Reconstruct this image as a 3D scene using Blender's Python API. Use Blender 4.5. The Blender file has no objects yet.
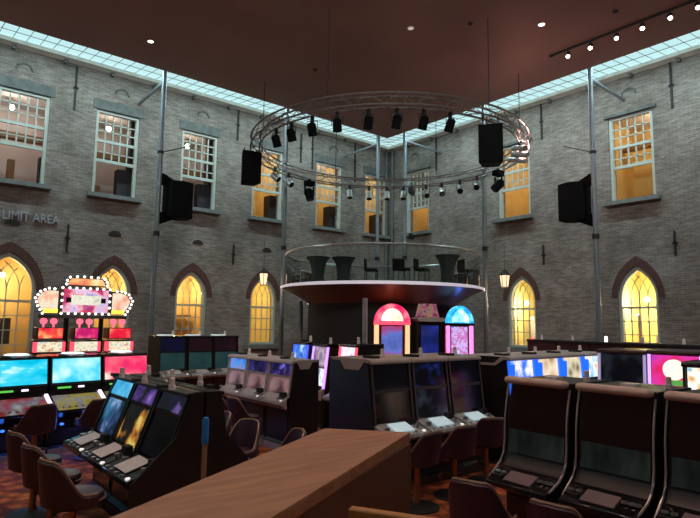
import bpy, math, random
from math import sin, cos, pi, radians as R
from mathutils import Vector, Matrix
from mathutils.geometry import tessellate_polygon
random.seed(7)
SC = bpy.context.scene
COL = SC.collection

# ------------------------------------------------------------------ materials
def _principled(name):
    m = bpy.data.materials.new(name); m.use_nodes = True
    return m, m.node_tree, m.node_tree.nodes['Principled BSDF']

def mat(name, col, rough=.5, metal=0, var=.12, scale=9, emit=None, es=0, bump=0, coat=0, spec=.5):
    m, nt, b = _principled(name)
    tc = nt.nodes.new('ShaderNodeTexCoord'); no = nt.nodes.new('ShaderNodeTexNoise')
    no.inputs['Scale'].default_value = scale; no.inputs['Detail'].default_value = 4
    nt.links.new(tc.outputs['Object'], no.inputs['Vector'])
    rp = nt.nodes.new('ShaderNodeValToRGB'); e = rp.color_ramp.elements
    e[0].position, e[1].position = .3, .7
    e[0].color = tuple(c * (1 - var) for c in col) + (1,); e[1].color = tuple(min(1, c * (1 + var)) for c in col) + (1,)
    nt.links.new(no.outputs['Fac'], rp.inputs['Fac']); nt.links.new(rp.outputs['Color'], b.inputs['Base Color'])
    b.inputs['Roughness'].default_value = rough; b.inputs['Metallic'].default_value = metal
    b.inputs['Coat Weight'].default_value = coat; b.inputs['Specular IOR Level'].default_value = spec
    if emit:
        b.inputs['Emission Color'].default_value = tuple(emit) + (1,); b.inputs['Emission Strength'].default_value = es
    if bump:
        bp = nt.nodes.new('ShaderNodeBump'); bp.inputs['Strength'].default_value = bump
        nt.links.new(no.outputs['Fac'], bp.inputs['Height']); nt.links.new(bp.outputs['Normal'], b.inputs['Normal'])
    return m

def screen(name, cols, es=1.0, scale=3.0, kind='noise', seed=0.0, stretch=(1, 1, 1), rough=.12, sharp=False, lohi=(.3, .7), spec=.3):
    """a lit display: a procedural picture of the given colours"""
    m, nt, b = _principled(name)
    tc = nt.nodes.new('ShaderNodeTexCoord'); mp = nt.nodes.new('ShaderNodeMapping')
    mp.inputs['Location'].default_value = (seed * 3.1, seed * 1.7, seed * 2.3); mp.inputs['Scale'].default_value = stretch
    nt.links.new(tc.outputs['Object'], mp.inputs['Vector'])
    if kind == 'noise':
        t = nt.nodes.new('ShaderNodeTexNoise'); t.inputs['Scale'].default_value = scale; t.inputs['Detail'].default_value = 3
        o = t.outputs['Fac']
    elif kind == 'cells':
        t = nt.nodes.new('ShaderNodeTexVoronoi'); t.inputs['Scale'].default_value = scale
        o = t.outputs['Distance']
    elif kind == 'wave':
        t = nt.nodes.new('ShaderNodeTexWave'); t.inputs['Scale'].default_value = scale; t.inputs['Distortion'].default_value = 2.5
        o = t.outputs['Fac']
    nt.links.new(mp.outputs['Vector'], t.inputs['Vector'])
    rp = nt.nodes.new('ShaderNodeValToRGB'); cr = rp.color_ramp
    if sharp: cr.interpolation = 'CONSTANT'
    n = len(cols); lo, hi = lohi if kind == 'noise' else (.0, .9)
    while len(cr.elements) < n: cr.elements.new(.5)
    for i, c in enumerate(cols):
        cr.elements[i].position = lo + (hi - lo) * i / max(1, n - 1); cr.elements[i].color = tuple(c) + (1,)
    nt.links.new(o, rp.inputs['Fac'])
    b.inputs['Base Color'].default_value = (.006, .006, .007, 1); b.inputs['Roughness'].default_value = rough; b.inputs['Specular IOR Level'].default_value = spec
    nt.links.new(rp.outputs['Color'], b.inputs['Emission Color']); b.inputs['Emission Strength'].default_value = es
    return m

def glow(name, col, es):
    return mat(name, col, .4, 0, .04, 5, col, es)

def glass(name, tint=(1, 1, 1), refl=.06, rough=.02):
    m = bpy.data.materials.new(name); m.use_nodes = True; nt = m.node_tree; nt.nodes.clear()
    out = nt.nodes.new('ShaderNodeOutputMaterial'); mx = nt.nodes.new('ShaderNodeMixShader')
    tr = nt.nodes.new('ShaderNodeBsdfTransparent'); gl = nt.nodes.new('ShaderNodeBsdfGlossy'); fr = nt.nodes.new('ShaderNodeFresnel')
    fr.inputs['IOR'].default_value = 1.45
    ad = nt.nodes.new('ShaderNodeMath'); ad.operation = 'MULTIPLY_ADD'; ad.inputs[1].default_value = .9; ad.inputs[2].default_value = refl * .3
    ad.use_clamp = True
    tr.inputs['Color'].default_value = tuple(tint) + (1,); gl.inputs['Roughness'].default_value = rough
    nt.links.new(fr.outputs['Fac'], ad.inputs[0]); nt.links.new(ad.outputs[0], mx.inputs['Fac'])
    nt.links.new(tr.outputs[0], mx.inputs[1]); nt.links.new(gl.outputs[0], mx.inputs[2]); nt.links.new(mx.outputs[0], out.inputs['Surface'])
    return m

def brick(name, axis):
    m, nt, b = _principled(name)
    tc = nt.nodes.new('ShaderNodeTexCoord'); sp = nt.nodes.new('ShaderNodeSeparateXYZ'); cb = nt.nodes.new('ShaderNodeCombineXYZ')
    nt.links.new(tc.outputs['Object'], sp.inputs[0])
    nt.links.new(sp.outputs[axis], cb.inputs[0]); nt.links.new(sp.outputs[2], cb.inputs[1])
    bt = nt.nodes.new('ShaderNodeTexBrick'); nt.links.new(cb.outputs[0], bt.inputs['Vector'])
    bt.inputs['Scale'].default_value = 1.0; bt.inputs['Brick Width'].default_value = .23; bt.inputs['Row Height'].default_value = .068
    bt.inputs['Mortar Size'].default_value = .011; bt.inputs['Bias'].default_value = -.1
    bt.inputs['Color1'].default_value = (.235, .185, .160, 1); bt.inputs['Color2'].default_value = (.325, .278, .250, 1); bt.inputs['Mortar'].default_value = (.33, .30, .28, 1)
    n1 = nt.nodes.new('ShaderNodeTexNoise'); n1.inputs['Scale'].default_value = .9; n1.inputs['Detail'].default_value = 7; n1.inputs['Roughness'].default_value = .65
    nt.links.new(cb.outputs[0], n1.inputs['Vector'])
    rp = nt.nodes.new('ShaderNodeValToRGB'); rp.color_ramp.elements[0].position = .32; rp.color_ramp.elements[1].position = .7
    rp.color_ramp.elements[0].color = (.62, .60, .58, 1); rp.color_ramp.elements[1].color = (1.2, 1.2, 1.2, 1)
    nt.links.new(n1.outputs['Fac'], rp.inputs['Fac'])
    n2 = nt.nodes.new('ShaderNodeTexNoise'); n2.inputs['Scale'].default_value = 1.0; n2.inputs['Detail'].default_value = 3
    mp = nt.nodes.new('ShaderNodeMapping'); mp.inputs['Scale'].default_value = (3.0, 11, 1); nt.links.new(cb.outputs[0], mp.inputs[0]); nt.links.new(mp.outputs[0], n2.inputs['Vector'])
    rp2 = nt.nodes.new('ShaderNodeValToRGB'); rp2.color_ramp.elements[0].position = .35; rp2.color_ramp.elements[1].position = .68
    rp2.color_ramp.elements[0].color = (.80, .77, .75, 1); rp2.color_ramp.elements[1].color = (1.2, 1.2, 1.2, 1)
    nt.links.new(n2.outputs['Fac'], rp2.inputs['Fac'])
    m1 = nt.nodes.new('ShaderNodeMix'); m1.data_type = 'RGBA'; m1.blend_type = 'MULTIPLY'; m1.inputs[0].default_value = 1
    m2 = nt.nodes.new('ShaderNodeMix'); m2.data_type = 'RGBA'; m2.blend_type = 'MULTIPLY'; m2.inputs[0].default_value = 1
    nt.links.new(bt.outputs['Color'], m1.inputs[6]); nt.links.new(rp.outputs['Color'], m1.inputs[7])
    nt.links.new(m1.outputs[2], m2.inputs[6]); nt.links.new(rp2.outputs['Color'], m2.inputs[7])
    nt.links.new(m2.outputs[2], b.inputs['Base Color']); b.inputs['Roughness'].default_value = .9
    bp = nt.nodes.new('ShaderNodeBump'); bp.inputs['Strength'].default_value = .5; bp.inputs['Distance'].default_value = .02
    nt.links.new(bt.outputs['Fac'], bp.inputs['Height']); bp.invert = True; nt.links.new(bp.outputs['Normal'], b.inputs['Normal'])
    return m

def carpet(name):
    m, nt, b = _principled(name)
    tc = nt.nodes.new('ShaderNodeTexCoord')
    v = nt.nodes.new('ShaderNodeTexVoronoi'); v.inputs['Scale'].default_value = 5; nt.links.new(tc.outputs['Object'], v.inputs['Vector'])
    n = nt.nodes.new('ShaderNodeTexNoise'); n.inputs['Scale'].default_value = 9; n.inputs['Detail'].default_value = 6; nt.links.new(tc.outputs['Object'], n.inputs['Vector'])
    mx = nt.nodes.new('ShaderNodeMath'); mx.operation = 'MULTIPLY'; nt.links.new(v.outputs['Distance'], mx.inputs[0]); nt.links.new(n.outputs['Fac'], mx.inputs[1])
    rp = nt.nodes.new('ShaderNodeValToRGB'); cr = rp.color_ramp; cr.elements.new(.5)
    for el, p, c in zip(cr.elements, (.08, .2, .36), ((.75, .22, .05), (.50, .12, .035), (.17, .04, .022))):
        el.position = p; el.color = c + (1,)
    nt.links.new(mx.outputs[0], rp.inputs['Fac']); nt.links.new(rp.outputs['Color'], b.inputs['Base Color']); b.inputs['Roughness'].default_value = .95
    return m

def wood(name, c1, c2, axis_scale=(1.2, 9, 9), rough=.4):
    m, nt, b = _principled(name)
    tc = nt.nodes.new('ShaderNodeTexCoord'); mp = nt.nodes.new('ShaderNodeMapping'); mp.inputs['Scale'].default_value = axis_scale
    nt.links.new(tc.outputs['Object'], mp.inputs['Vector'])
    n = nt.nodes.new('ShaderNodeTexNoise'); n.inputs['Scale'].default_value = 3; n.inputs['Detail'].default_value = 6; n.inputs['Distortion'].default_value = .6
    nt.links.new(mp.outputs[0], n.inputs['Vector'])
    rp = nt.nodes.new('ShaderNodeValToRGB'); rp.color_ramp.elements[0].position = .3; rp.color_ramp.elements[1].position = .72
    rp.color_ramp.elements[0].color = c1 + (1,); rp.color_ramp.elements[1].color = c2 + (1,)
    nt.links.new(n.outputs['Fac'], rp.inputs['Fac']); nt.links.new(rp.outputs['Color'], b.inputs['Base Color']); b.inputs['Roughness'].default_value = rough
    return m

M = dict(
    brickL=brick('grey_brown_brick_along', 0), brickR=brick('grey_brown_brick_across', 1),
    redbrick=mat('dark_red_voussoirs', (.12, .055, .048), .9, 0, .3, 14, bump=.3),
    stone=mat('grey_sill_stone', (.20, .21, .205), .85, 0, .2, 6), lintel=mat('dark_lintel_stone', (.15, .155, .15), .9, 0, .25, 5),
    plaster=mat('cornice_paint', (.78, .78, .70), .75, 0, .12, 3), gutter=mat('gutter_zinc', (.16, .17, .165), .6, .3, .2, 4),
    sash=mat('pale_sash_paint', (.54, .58, .53), .55, 0, .06, 6), ceiling=mat('brown_ceiling_paint', (.33, .185, .16), .8, 0, .1, .5),
    carpet=carpet('orange_pattern_carpet'), buttonglow=glow('button_glow', (1, .95, .9), .8), iron=mat('black_iron', (.03, .028, .027), .6, .2, .2, 8),
    steel=mat('grey_painted_steel', (.26, .29, .32), .4, .3, .1, 5), chrome=mat('polished_aluminium', (.62, .62, .63), .28, .9, .1, 6),
    truss=mat('truss_aluminium', (.30, .25, .24), .42, .7, .12, 5), black=mat('matt_black', (.0035, .0035, .004), .75, 0, .2, 8, spec=.12),
    gloss=mat('gloss_black', (.012, .010, .011), .14, 0, .1, 8, coat=.4), panel=mat('black_side_laminate', (.020, .017, .017), .42, 0, .2, 5),
    navy=mat('blue_black_side_laminate', (.016, .018, .026), .40, 0, .2, 5),
    pad=mat('rosy_cream_pad', (.74, .55, .48), .5, 0, .06, 6), cream=mat('cream_cap_plastic', (.50, .42, .38), .45, 0, .08, 7), whitecap=mat('off_white_cap_plastic', (.52, .48, .47), .45, 0, .1, 7),
    paper=mat('white_card', (.93, .86, .83), .7, 0, .08, 14), touch=mat('dusky_touch_plate', (.27, .19, .20), .35, 0, .1, 8), silver=mat('silver_trim', (.56, .51, .49), .35, .5, .1, 6),
    violet=mat('violet_leatherette', (.052, .024, .046), .40, 0, .18, 7, bump=.05), plum=mat('plum_leatherette', (.050, .024, .034), .40, 0, .18, 7, bump=.05),
    piping=mat('copper_piping', (.46, .26, .17), .35, .4, .1, 6), gold=mat('brass_pedestal', (.42, .24, .11), .3, .8, .1, 6),
    woodtop=wood('brown_counter_wood', (.44, .19, .10), (.62, .30, .17)), woodface=wood('red_brown_counter_face', (.15, .055, .032), (.21, .085, .05), (2, 2, 7)),
    rail=wood('orange_handrail_wood', (.62, .25, .07), (.76, .34, .11), (3, 12, 12), .3),
    tan=mat('tan_post', (.40, .25, .17), .5, 0, .1, 9), blue=mat('bright_blue_sleeve', (.03, .26, .75), .45, 0, .08, 9),
    maroon=mat('dark_maroon_cabinet', (.050, .014, .014), .35, 0, .15, 6), stageunder=mat('maroon_stage_soffit', (.13, .06, .055), .38, 0, .08, 3),
    stagefloor=mat('dark_stage_floor', (.08, .07, .075), .6, 0, .1, 5), rimwhite=mat('white_stage_rim', (.80, .74, .78), .4, 0, .03, 5, (.9, .80, .92), .35),
    darkdrum=mat('near_black_drum', (.012, .010, .010), .7, 0, .2, 4), spandex=mat('black_stretch_cover', (.016, .018, .022), .8, 0, .2, 7),
    clear=glass('clear_glass', (.97, .98, .98)), pane=glass('window_glass', (.96, .98, .97), .08), balus=glass('balustrade_glass', (.86, .92, .90), .16),
    roofglass=glass('roof_glass', (.95, .99, .99), .05),
    lampwarm=glow('warm_lamp_glow', (1, .80, .55), 14), lampwhite=glow('white_lamp_glow', (1, .93, .85), 6), lampdim=glow('dim_lamp_glow', (1, .78, .7), .5),
    bulb=glow('sign_bulb_glow', (1, .88, .82), 2.2), bluespot=glow('blue_led_glow', (.05, .20, 1), 1.6), violetled=glow('violet_led_glow', (.55, .32, 1), 1.5),
    whiteled=glow('white_violet_led_glow', (.85, .74, 1), 1.5), redled=glow('red_led_glow', (1, .07, .13), 1.3), greenled=glow('green_led_glow', (.12, .6, .08), .8),
    lettering=mat('brushed_metal_letters', (.42, .44, .50), .5, .1, .1, 7),
)

# ------------------------------------------------------------------ mesh building
class MB:
    def __init__(s): s.v = []; s.f = []
    def add(s, vs, fs):
        n = len(s.v); s.v += [tuple(p) for p in vs]; s.f += [tuple(i + n for i in f) for f in fs]; return s
    def box(s, x0, x1, y0, y1, z0, z1, mtx=None):
        vs = [Vector((x, y, z)) for x in (x0, x1) for y in (y0, y1) for z in (z0, z1)]
        if mtx is not None: vs = [mtx @ p for p in vs]
        return s.add(vs, [(0, 1, 3, 2), (4, 6, 7, 5), (0, 4, 5, 1), (2, 3, 7, 6), (0, 2, 6, 4), (1, 5, 7, 3)])
    def prism(s, poly, a0, a1, axis=0):
        """extrude a 2-D polygon; axis 0: poly is (y,z); 1: (x,z); 2: (x,y)"""
        def P(a, p): return ((a, p[0], p[1]), (p[0], a, p[1]), (p[0], p[1], a))[axis]
        n = len(poly); vs = [P(a0, p) for p in poly] + [P(a1, p) for p in poly]
        tri = tessellate_polygon([[Vector((p[0], p[1], 0)) for p in poly]])
        fs = [t for t in tri] + [tuple(i + n for i in reversed(t)) for t in tri]
        fs += [(i, (i + 1) % n, (i + 1) % n + n, i + n) for i in range(n)]
        return s.add(vs, fs)
    def tube(s, pts, r, n=8, closed=False, cap=True):
        pts = [Vector(p) for p in pts]; k = len(pts); rings = []
        for i, p in enumerate(pts):
            a = pts[(i - 1) % k] if (closed or i) else p; b = pts[(i + 1) % k] if (closed or i < k - 1) else p
            t = (b - a).normalized(); up = Vector((0, 0, 1)) if abs(t.z) < .9 else Vector((1, 0, 0))
            u = t.cross(up).normalized(); w = u.cross(t); rr = r[i] if isinstance(r, (list, tuple)) else r
            rings.append([p + (u * cos(2 * pi * j / n) + w * sin(2 * pi * j / n)) * rr for j in range(n)])
        vs = [q for rg in rings for q in rg]; fs = []
        for i in range(k if closed else k - 1):
            a = i * n; b = ((i + 1) % k) * n
            fs += [(a + j, a + (j + 1) % n, b + (j + 1) % n, b + j) for j in range(n)]
        if cap and not closed: fs += [tuple(range(n - 1, -1, -1)), tuple((k - 1) * n + j for j in range(n))]
        return s.add(vs, fs)
    def lathe(s, prof, n=24, c=(0, 0, 0), a0=0, a1=2 * pi, cap=True):
        full = abs(a1 - a0 - 2 * pi) < 1e-6; m = n if full else n + 1; k = len(prof)
        vs = [(c[0] + r * cos(a0 + (a1 - a0) * j / n), c[1] + r * sin(a0 + (a1 - a0) * j / n), c[2] + z) for r, z in prof for j in range(m)]
        fs = []
        for i in range(k - 1):
            for j in range(n):
                fs.append((i * m + j, i * m + (j + 1) % m, (i + 1) * m + (j + 1) % m, (i + 1) * m + j))
        if cap and full and prof[0][0] > 1e-4: fs.append(tuple(range(m - 1, -1, -1)))
        if cap and full and prof[-1][0] > 1e-4: fs.append(tuple((k - 1) * m + j for j in range(m)))
        return s.add(vs, fs)
    def ball(s, c, r, n=10, sz=1.0):
        k = max(4, n // 2)
        return s.lathe([(max(1e-5, r * sin(pi * i / k)), -r * cos(pi * i / k) * sz) for i in range(k + 1)], n, c)
    def slab(s, y0, z0, y1, z1, x0, x1, th=.012):
        """a plate on a slanted front running from (y0,z0) to (y1,z1), thickened towards -y"""
        d = Vector((0, y1 - y0, z1 - z0)).normalized(); nn = Vector((0, -d.z, d.y)) * th
        if nn.y > 0: nn = -nn
        q = [Vector((x0, y0, z0)), Vector((x1, y0, z0)), Vector((x1, y1, z1)), Vector((x0, y1, z1))]
        return s.add(q + [p + nn for p in q], [(0, 1, 2, 3), (7, 6, 5, 4), (0, 4, 5, 1), (1, 5, 6, 2), (2, 6, 7, 3), (3, 7, 4, 0)])
    def build(s, name, material, parent=None, bevel=0, smooth=True):
        me = bpy.data.meshes.new(name); me.from_pydata(s.v, [], s.f); me.materials.append(M[material] if isinstance(material, str) else material)
        import bmesh
        bm = bmesh.new(); bm.from_mesh(me); bmesh.ops.recalc_face_normals(bm, faces=bm.faces); bm.to_mesh(me); bm.free()
        if smooth:
            me.polygons.foreach_set('use_smooth', [True] * len(me.polygons)); me.set_sharp_from_angle(angle=R(38))
        o = bpy.data.objects.new(name, me); COL.objects.link(o)
        if parent is not None: o.parent = parent
        if bevel:
            b = o.modifiers.new('edge', 'BEVEL'); b.width = bevel; b.segments = 2; b.limit_method = 'ANGLE'
        return o

def tag(o, label, cat, group=None):
    o['label'] = label; o['category'] = cat
    if group: o['group'] = group
    return o
def thing(name, label, cat, loc=(0, 0, 0), rz=0, group=None):
    o = bpy.data.objects.new(name, None); COL.objects.link(o); o.empty_display_size = .1
    o.location = loc; o.rotation_euler = (0, 0, rz)
    return tag(o, label, cat, group)
def struct(o): o['kind'] = 'structure'; return o
def root(name, loc=(0, 0, 0), rz=0):
    o = bpy.data.objects.new(name, None); COL.objects.link(o); o.location = loc; o.rotation_euler = (0, 0, rz); o.empty_display_size = .1
    return struct(o)
def B(x0, x1, y0, y1, z0, z1): return MB().box(x0, x1, y0, y1, z0, z1)
def lamp(kind, name, loc, energy, col, size=.1, parent=None, aim=None, spot=None, blend=.6):
    l = bpy.data.lights.new(name, kind); l.energy = energy; l.color = col
    if kind == 'AREA': l.size = size
    else: l.shadow_soft_size = size
    if spot: l.spot_size = R(spot); l.spot_blend = blend
    o = bpy.data.objects.new(name, l); COL.objects.link(o); o.location = loc
    if aim is not None: o.rotation_euler = (Vector(aim) - Vector(loc)).to_track_quat('-Z', 'Y').to_euler()
    if parent is not None: o.parent = parent
    return o

# ------------------------------------------------------------------ camera
CAM = Vector((-17.98, -18.78, 2.2))
F_PX, PITCH, ROLL = 563.0, .1133, -.0142
hx, hy = .6410, .7676                                      # heading on the floor plan
fwd = Vector((hx * cos(PITCH), hy * cos(PITCH), sin(PITCH))); rt0 = Vector((hy, -hx, 0)); up0 = rt0.cross(fwd)
rt = rt0 * cos(ROLL) - up0 * sin(ROLL); up = rt0 * sin(ROLL) + up0 * cos(ROLL)
cd = bpy.data.cameras.new('camera'); cam = bpy.data.objects.new('camera', cd); COL.objects.link(cam)
cd.sensor_width = 36; cd.sensor_fit = 'HORIZONTAL'; cd.lens = 36 * F_PX / 700; cd.clip_start = .05; cd.clip_end = 200
cam.matrix_world = Matrix(((rt.x, up.x, -fwd.x, CAM.x), (rt.y, up.y, -fwd.y, CAM.y), (rt.z, up.z, -fwd.z, CAM.z), (0, 0, 0, 1)))
SC.camera = cam

# ------------------------------------------------------------------ the room shell
XW, YW, HT, TH = -23.0, -23.0, 10.46, .45                   # far ends of the court, wall height and thickness
CE, CZ = 2.2, 9.9                                          # ceiling set back from the walls, ceiling height
def arch_pts(c, w, z0, zs, za, n=10):
    h = za - zs; rr = (h * h + w * w / 4) / w; pts = [(c - w / 2, z0), (c + w / 2, z0)]
    t1 = math.atan2(h, rr - w / 2)
    for i in range(n + 1):
        a = t1 * i / n; pts.append((c + w / 2 - rr + rr * cos(a), zs + rr * sin(a)))
    for i in range(n - 1, -1, -1):
        a = t1 * i / n; pts.append((c - w / 2 + rr - rr * cos(a), zs + rr * sin(a)))
    return pts
def rect(c, w, z0, z1): return [(c - w / 2, z0), (c + w / 2, z0), (c + w / 2, z1), (c - w / 2, z1)]

LEFT = lambda u, z, d: (u, d, z)                            # left wall: u is x, d goes outward
RIGHT = lambda u, z, d: (d, u, z)                           # right wall: u is y
UL = [-15.1, -12.36, -9.46, -6.58, -3.52, -.78]             # sash windows, left wall
UR = [-1.85, -6.80, -11.12]
AL = [(-15.15, 1.5, .02, 3.0, 4.12), (-12.22, 1.16, 1.35, 3.05, 3.98), (-9.54, 1.16, 1.35, 3.05, 3.94), (-6.60, 1.16, 1.35, 3.05, 3.94)]
AR = [(-7.02, 1.16, 1.42, 3.1, 4.02), (-11.13, 1.2, 1.42, 3.1, 4.1)]
SW, SZ0, SZ1 = 1.38, 6.2, 9.0

def wall(name, u0, u1, holes, fn, material):
    outer = [(u0, 0), (u1, 0), (u1, HT), (u0, HT)]
    loops = [outer] + holes; flat = [p for l in loops for p in l]; n = len(flat)
    tris = tessellate_polygon([[Vector((p[0], p[1], 0)) for p in l] for l in loops])
    mb = MB(); vs = [fn(p[0], p[1], 0) for p in flat] + [fn(p[0], p[1], TH) for p in flat]
    fs = [t for t in tris] + [tuple(i + n for i in t) for t in tris]; k = 0
    for l in loops:
        m = len(l); fs += [(k + i, k + (i + 1) % m, k + (i + 1) % m + n, k + i + n) for i in range(m)]; k += m
    mb.add(vs, fs); return struct(mb.build(name, material, smooth=False))
wl = wall('wall_left', XW, 0, [rect(c, SW, SZ0, SZ1) for c in UL] + [arch_pts(*a) for a in AL], LEFT, 'brickL')
wr = wall('wall_right', YW, TH, [rect(c, SW, SZ0, SZ1) for c in UR] + [arch_pts(*a) for a in AR], RIGHT, 'brickR')
struct(B(XW - TH, XW, YW, TH, 0, HT).build('wall_back', 'brickR')); struct(B(XW, TH, YW - TH, YW, 0, HT).build('wall_front', 'brickL'))
struct(B(XW, 0, YW, 0, -.2, 0).build('floor', 'carpet'))
ce = struct(B(XW + CE, -CE, YW + CE, -CE, CZ, CZ + .3).build('ceiling', 'ceiling'))
# raised bar floor behind the camera
struct(MB().prism([(-16.9, -17.9), (-18.6, -17.2), (-21, -18.5), (-21, -22), (-16, -22), (-15.6, -19.4)], 0, .55, 2).build('floor_raised', 'carpet'))
# cornices with gutter, brackets
def cornice(name, a, b, fn, flip=1):
    r_ = root(name); d = -1
    MB().add([fn(a, HT - .20, 0), fn(b, HT - .20, 0), fn(b, HT - .04, 0), fn(a, HT - .04, 0), fn(a, HT - .15, -.20), fn(b, HT - .15, -.20), fn(b, HT - .06, -.20), fn(a, HT - .06, -.20)],
             [(0, 1, 5, 4), (4, 5, 6, 7), (3, 2, 6, 7), (0, 3, 7, 4), (1, 2, 6, 5)]).build('moulding', 'plaster', r_)
    mb = MB(); u = a + .4
    while u < b:
        q = [fn(u + x, z, y) for x in (-.05, .05) for y in (0, -.14) for z in (HT - .30, HT - .18)]
        mb.add(q, [(0, 1, 3, 2), (4, 6, 7, 5), (0, 4, 5, 1), (2, 3, 7, 6), (0, 2, 6, 4), (1, 5, 7, 3)]); u += 1.42
    mb.build('bracket', 'gutter', r_)
    MB().add([fn(u_, z, y) for u_ in (a, b) for y in (-.20, -.26) for z in (HT - .16, HT - .05)], [(0, 1, 3, 2), (4, 6, 7, 5), (0, 4, 5, 1), (2, 3, 7, 6), (0, 2, 6, 4), (1, 5, 7, 3)]).build('gutter_board', 'plaster', r_)
cornice('trim_1', XW, 0, LEFT); cornice('trim_2', YW, 0, RIGHT)
# glazed roof strip between ceiling edge and cornice, with its bars
zs0, zs1 = CZ + .32, HT + .02
def roofstrip(name, fn, a, b):
    r_ = root(name)
    a2, b2 = a + CE, b - CE
    MB().add([fn(a, zs1, -.0), fn(b, zs1, -.0), fn(b2, zs0, -CE), fn(a2, zs0, -CE)], [(0, 1, 2, 3)]).build('pane', 'roofglass', r_)
    mb = MB(); u = a + .25
    while u < b:
        e = min(1, (b - u) / CE, (u - a) / CE)
        mb.tube([fn(u, zs1 + .03, 0), fn(u, zs1 + (zs0 - zs1) * e + .03, -CE * e)], .012, 4); u += .36
    for t in (.3, .6, .9): mb.tube([fn(a + CE * t, zs1 + (zs0 - zs1) * t + .03, -CE * t), fn(b - CE * t, zs1 + (zs0 - zs1) * t + .03, -CE * t)], .012, 4)
    mb.build('glazing_bar', 'steel', r_)
roofstrip('window_20', LEFT, XW, 0); roofstrip('window_21', RIGHT, YW, 0)
roofstrip('window_22', lambda u, z, d: (u, YW - d, z), XW, 0); roofstrip('window_23', lambda u, z, d: (XW - d, u, z), YW, 0)

# ------------------------------------------------------------------ windows
def fbox(mb, fn, u0, u1, z0, z1, d0, d1):
    q = [fn(u, z, d) for u in (u0, u1) for d in (d0, d1) for z in (z0, z1)]
    return mb.add(q, [(0, 1, 3, 2), (4, 6, 7, 5), (0, 4, 5, 1), (2, 3, 7, 6), (0, 2, 6, 4), (1, 5, 7, 3)])
ROOMC = {'amber': (.86, .62, .25), 'cream': (.66, .56, .52), 'yellow': (.97, .78, .32), 'mauve': (.50, .45, .43)}
for k, c in ROOMC.items(): M['room_' + k] = mat('room_wall_' + k, c, .8, 0, .08, 1.5)
M['room_dark'] = mat('room_dark_panel', (.04, .035, .04), .6); M['room_oak'] = mat('room_oak', (.42, .20, .07), .5, 0, .2, 4)
def interior(fn, r_, c, w, z0, z1, wallm, ceilm, e, col, lz, lu=0.0, depth=2.4, ld=1.3):
    u0, u1, d0, d1 = c - w / 2, c + w / 2, TH + .002, TH + depth
    mb = MB(); mb.add([fn(u, z, d) for u in (u0, u1) for d in (d0, d1) for z in (z0, z1)], [(0, 1, 3, 2), (4, 6, 7, 5), (0, 2, 6, 4), (2, 3, 7, 6)])
    mb.build('room_walls', 'room_' + wallm, r_, smooth=False)
    MB().add([fn(u, z1, d) for u in (u0, u1) for d in (d0, d1)], [(0, 1, 3, 2)]).build('room_ceiling', 'room_' + ceilm, r_, smooth=False)
    p = fn(c + lu, lz, TH + ld); MB().ball(p, .09, 10).build('room_lamp', 'lampwarm', r_)
    lamp('POINT', 'room_light', fn(c + lu, lz - .16, TH + ld - .12), e, col, .1, r_)
nwin = [0]
def sash_window(fn, c, wallm, ceilm, e, col, extra=None, lintel=True, cw=2.3, lu=.3):
    nwin[0] += 1; r_ = root('window_%d' % nwin[0]); u0, u1 = c - SW / 2, c + SW / 2
    mb = MB(); f = .09
    for a, b, z, y in ((u0, u0 + f, SZ0, SZ1), (u1 - f, u1, SZ0, SZ1), (u0 + f, u1 - f, SZ1 - f, SZ1), (u0 + f, u1 - f, SZ0, SZ0 + .06)): fbox(mb, fn, a, b, z, y, .05, .20)
    mb.build('window_frame', 'sash', r_)
    a, b = u0 + f, u1 - f; mb = MB()
    for i in range(1, 5):
        x = a + (b - a) * i / 5; fbox(mb, fn, x - .020, x + .020, 7.36, SZ1 - f, .10, .14)
    for z in (8.32, 8.60): fbox(mb, fn, a, b, z - .018, z + .018, .10, .14)
    fbox(mb, fn, a, b, 7.60, 7.635, .10, .14)
    mb.build('muntin', 'sash', r_)
    mb = MB(); fbox(mb, fn, a, b, 7.94, 8.03, .09, .16); fbox(mb, fn, a, b, 7.28, 7.38, .08, .16); mb.build('meeting_rail', 'sash', r_)
    MB().add([fn(a, 7.3, .12), fn(b, 7.3, .12), fn(b, SZ1 - f, .12), fn(a, SZ1 - f, .12)], [(0, 1, 2, 3)]).build('pane', 'pane', r_)
    mb = MB(); fbox(mb, fn, u0 - .16, u1 + .16, SZ0 - .13, SZ0, -.25, .2); mb.build('window_sill', 'stone', r_)
    mb = MB()
    if lintel: fbox(mb, fn, u0 - .12, u1 + .12, SZ1 + .0, SZ1 + .32, -.03, .1)
    else: fbox(mb, fn, u0 - .12, u1 + .12, SZ1 + .0, SZ1 + .09, -.09, .1)
    mb.build('lintel', 'lintel', r_)
    interior(fn, r_, c, cw, SZ0 - .9, SZ1 + .35, wallm, ceilm, e, col, 8.98, lu)
    if extra:
        for nm, mt, p in extra: q = MB(); fbox(q, fn, c + p[0], c + p[1], p[2], p[3], TH + p[4], TH + p[5]); q.build(nm, mt, r_)
WARM = (1, .80, .52); PINK = (1, .92, .86)
ex_a = [('room_beam', 'room_oak', (-1.0, 1.0, 7.85, 8.05, 1.2, 1.5)), ('room_shutter', 'room_dark', (.58, 1.1, 5.3, 9.2, .05, .4)), ('room_cupboard', 'room_dark', (.22, .57, 5.3, 7.25, .05, .4)), ('room_desk', 'room_oak', (-1.1, .2, 5.4, 7.0, 1.9, 2.3))]
ex_b = [('room_shutter', 'room_dark', (.42, 1.1, 5.3, 7.30, .05, .5)), ('room_shelf', 'room_oak', (-.5, .1, 6.2, 6.9, 1.8, 2.2))]
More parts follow.
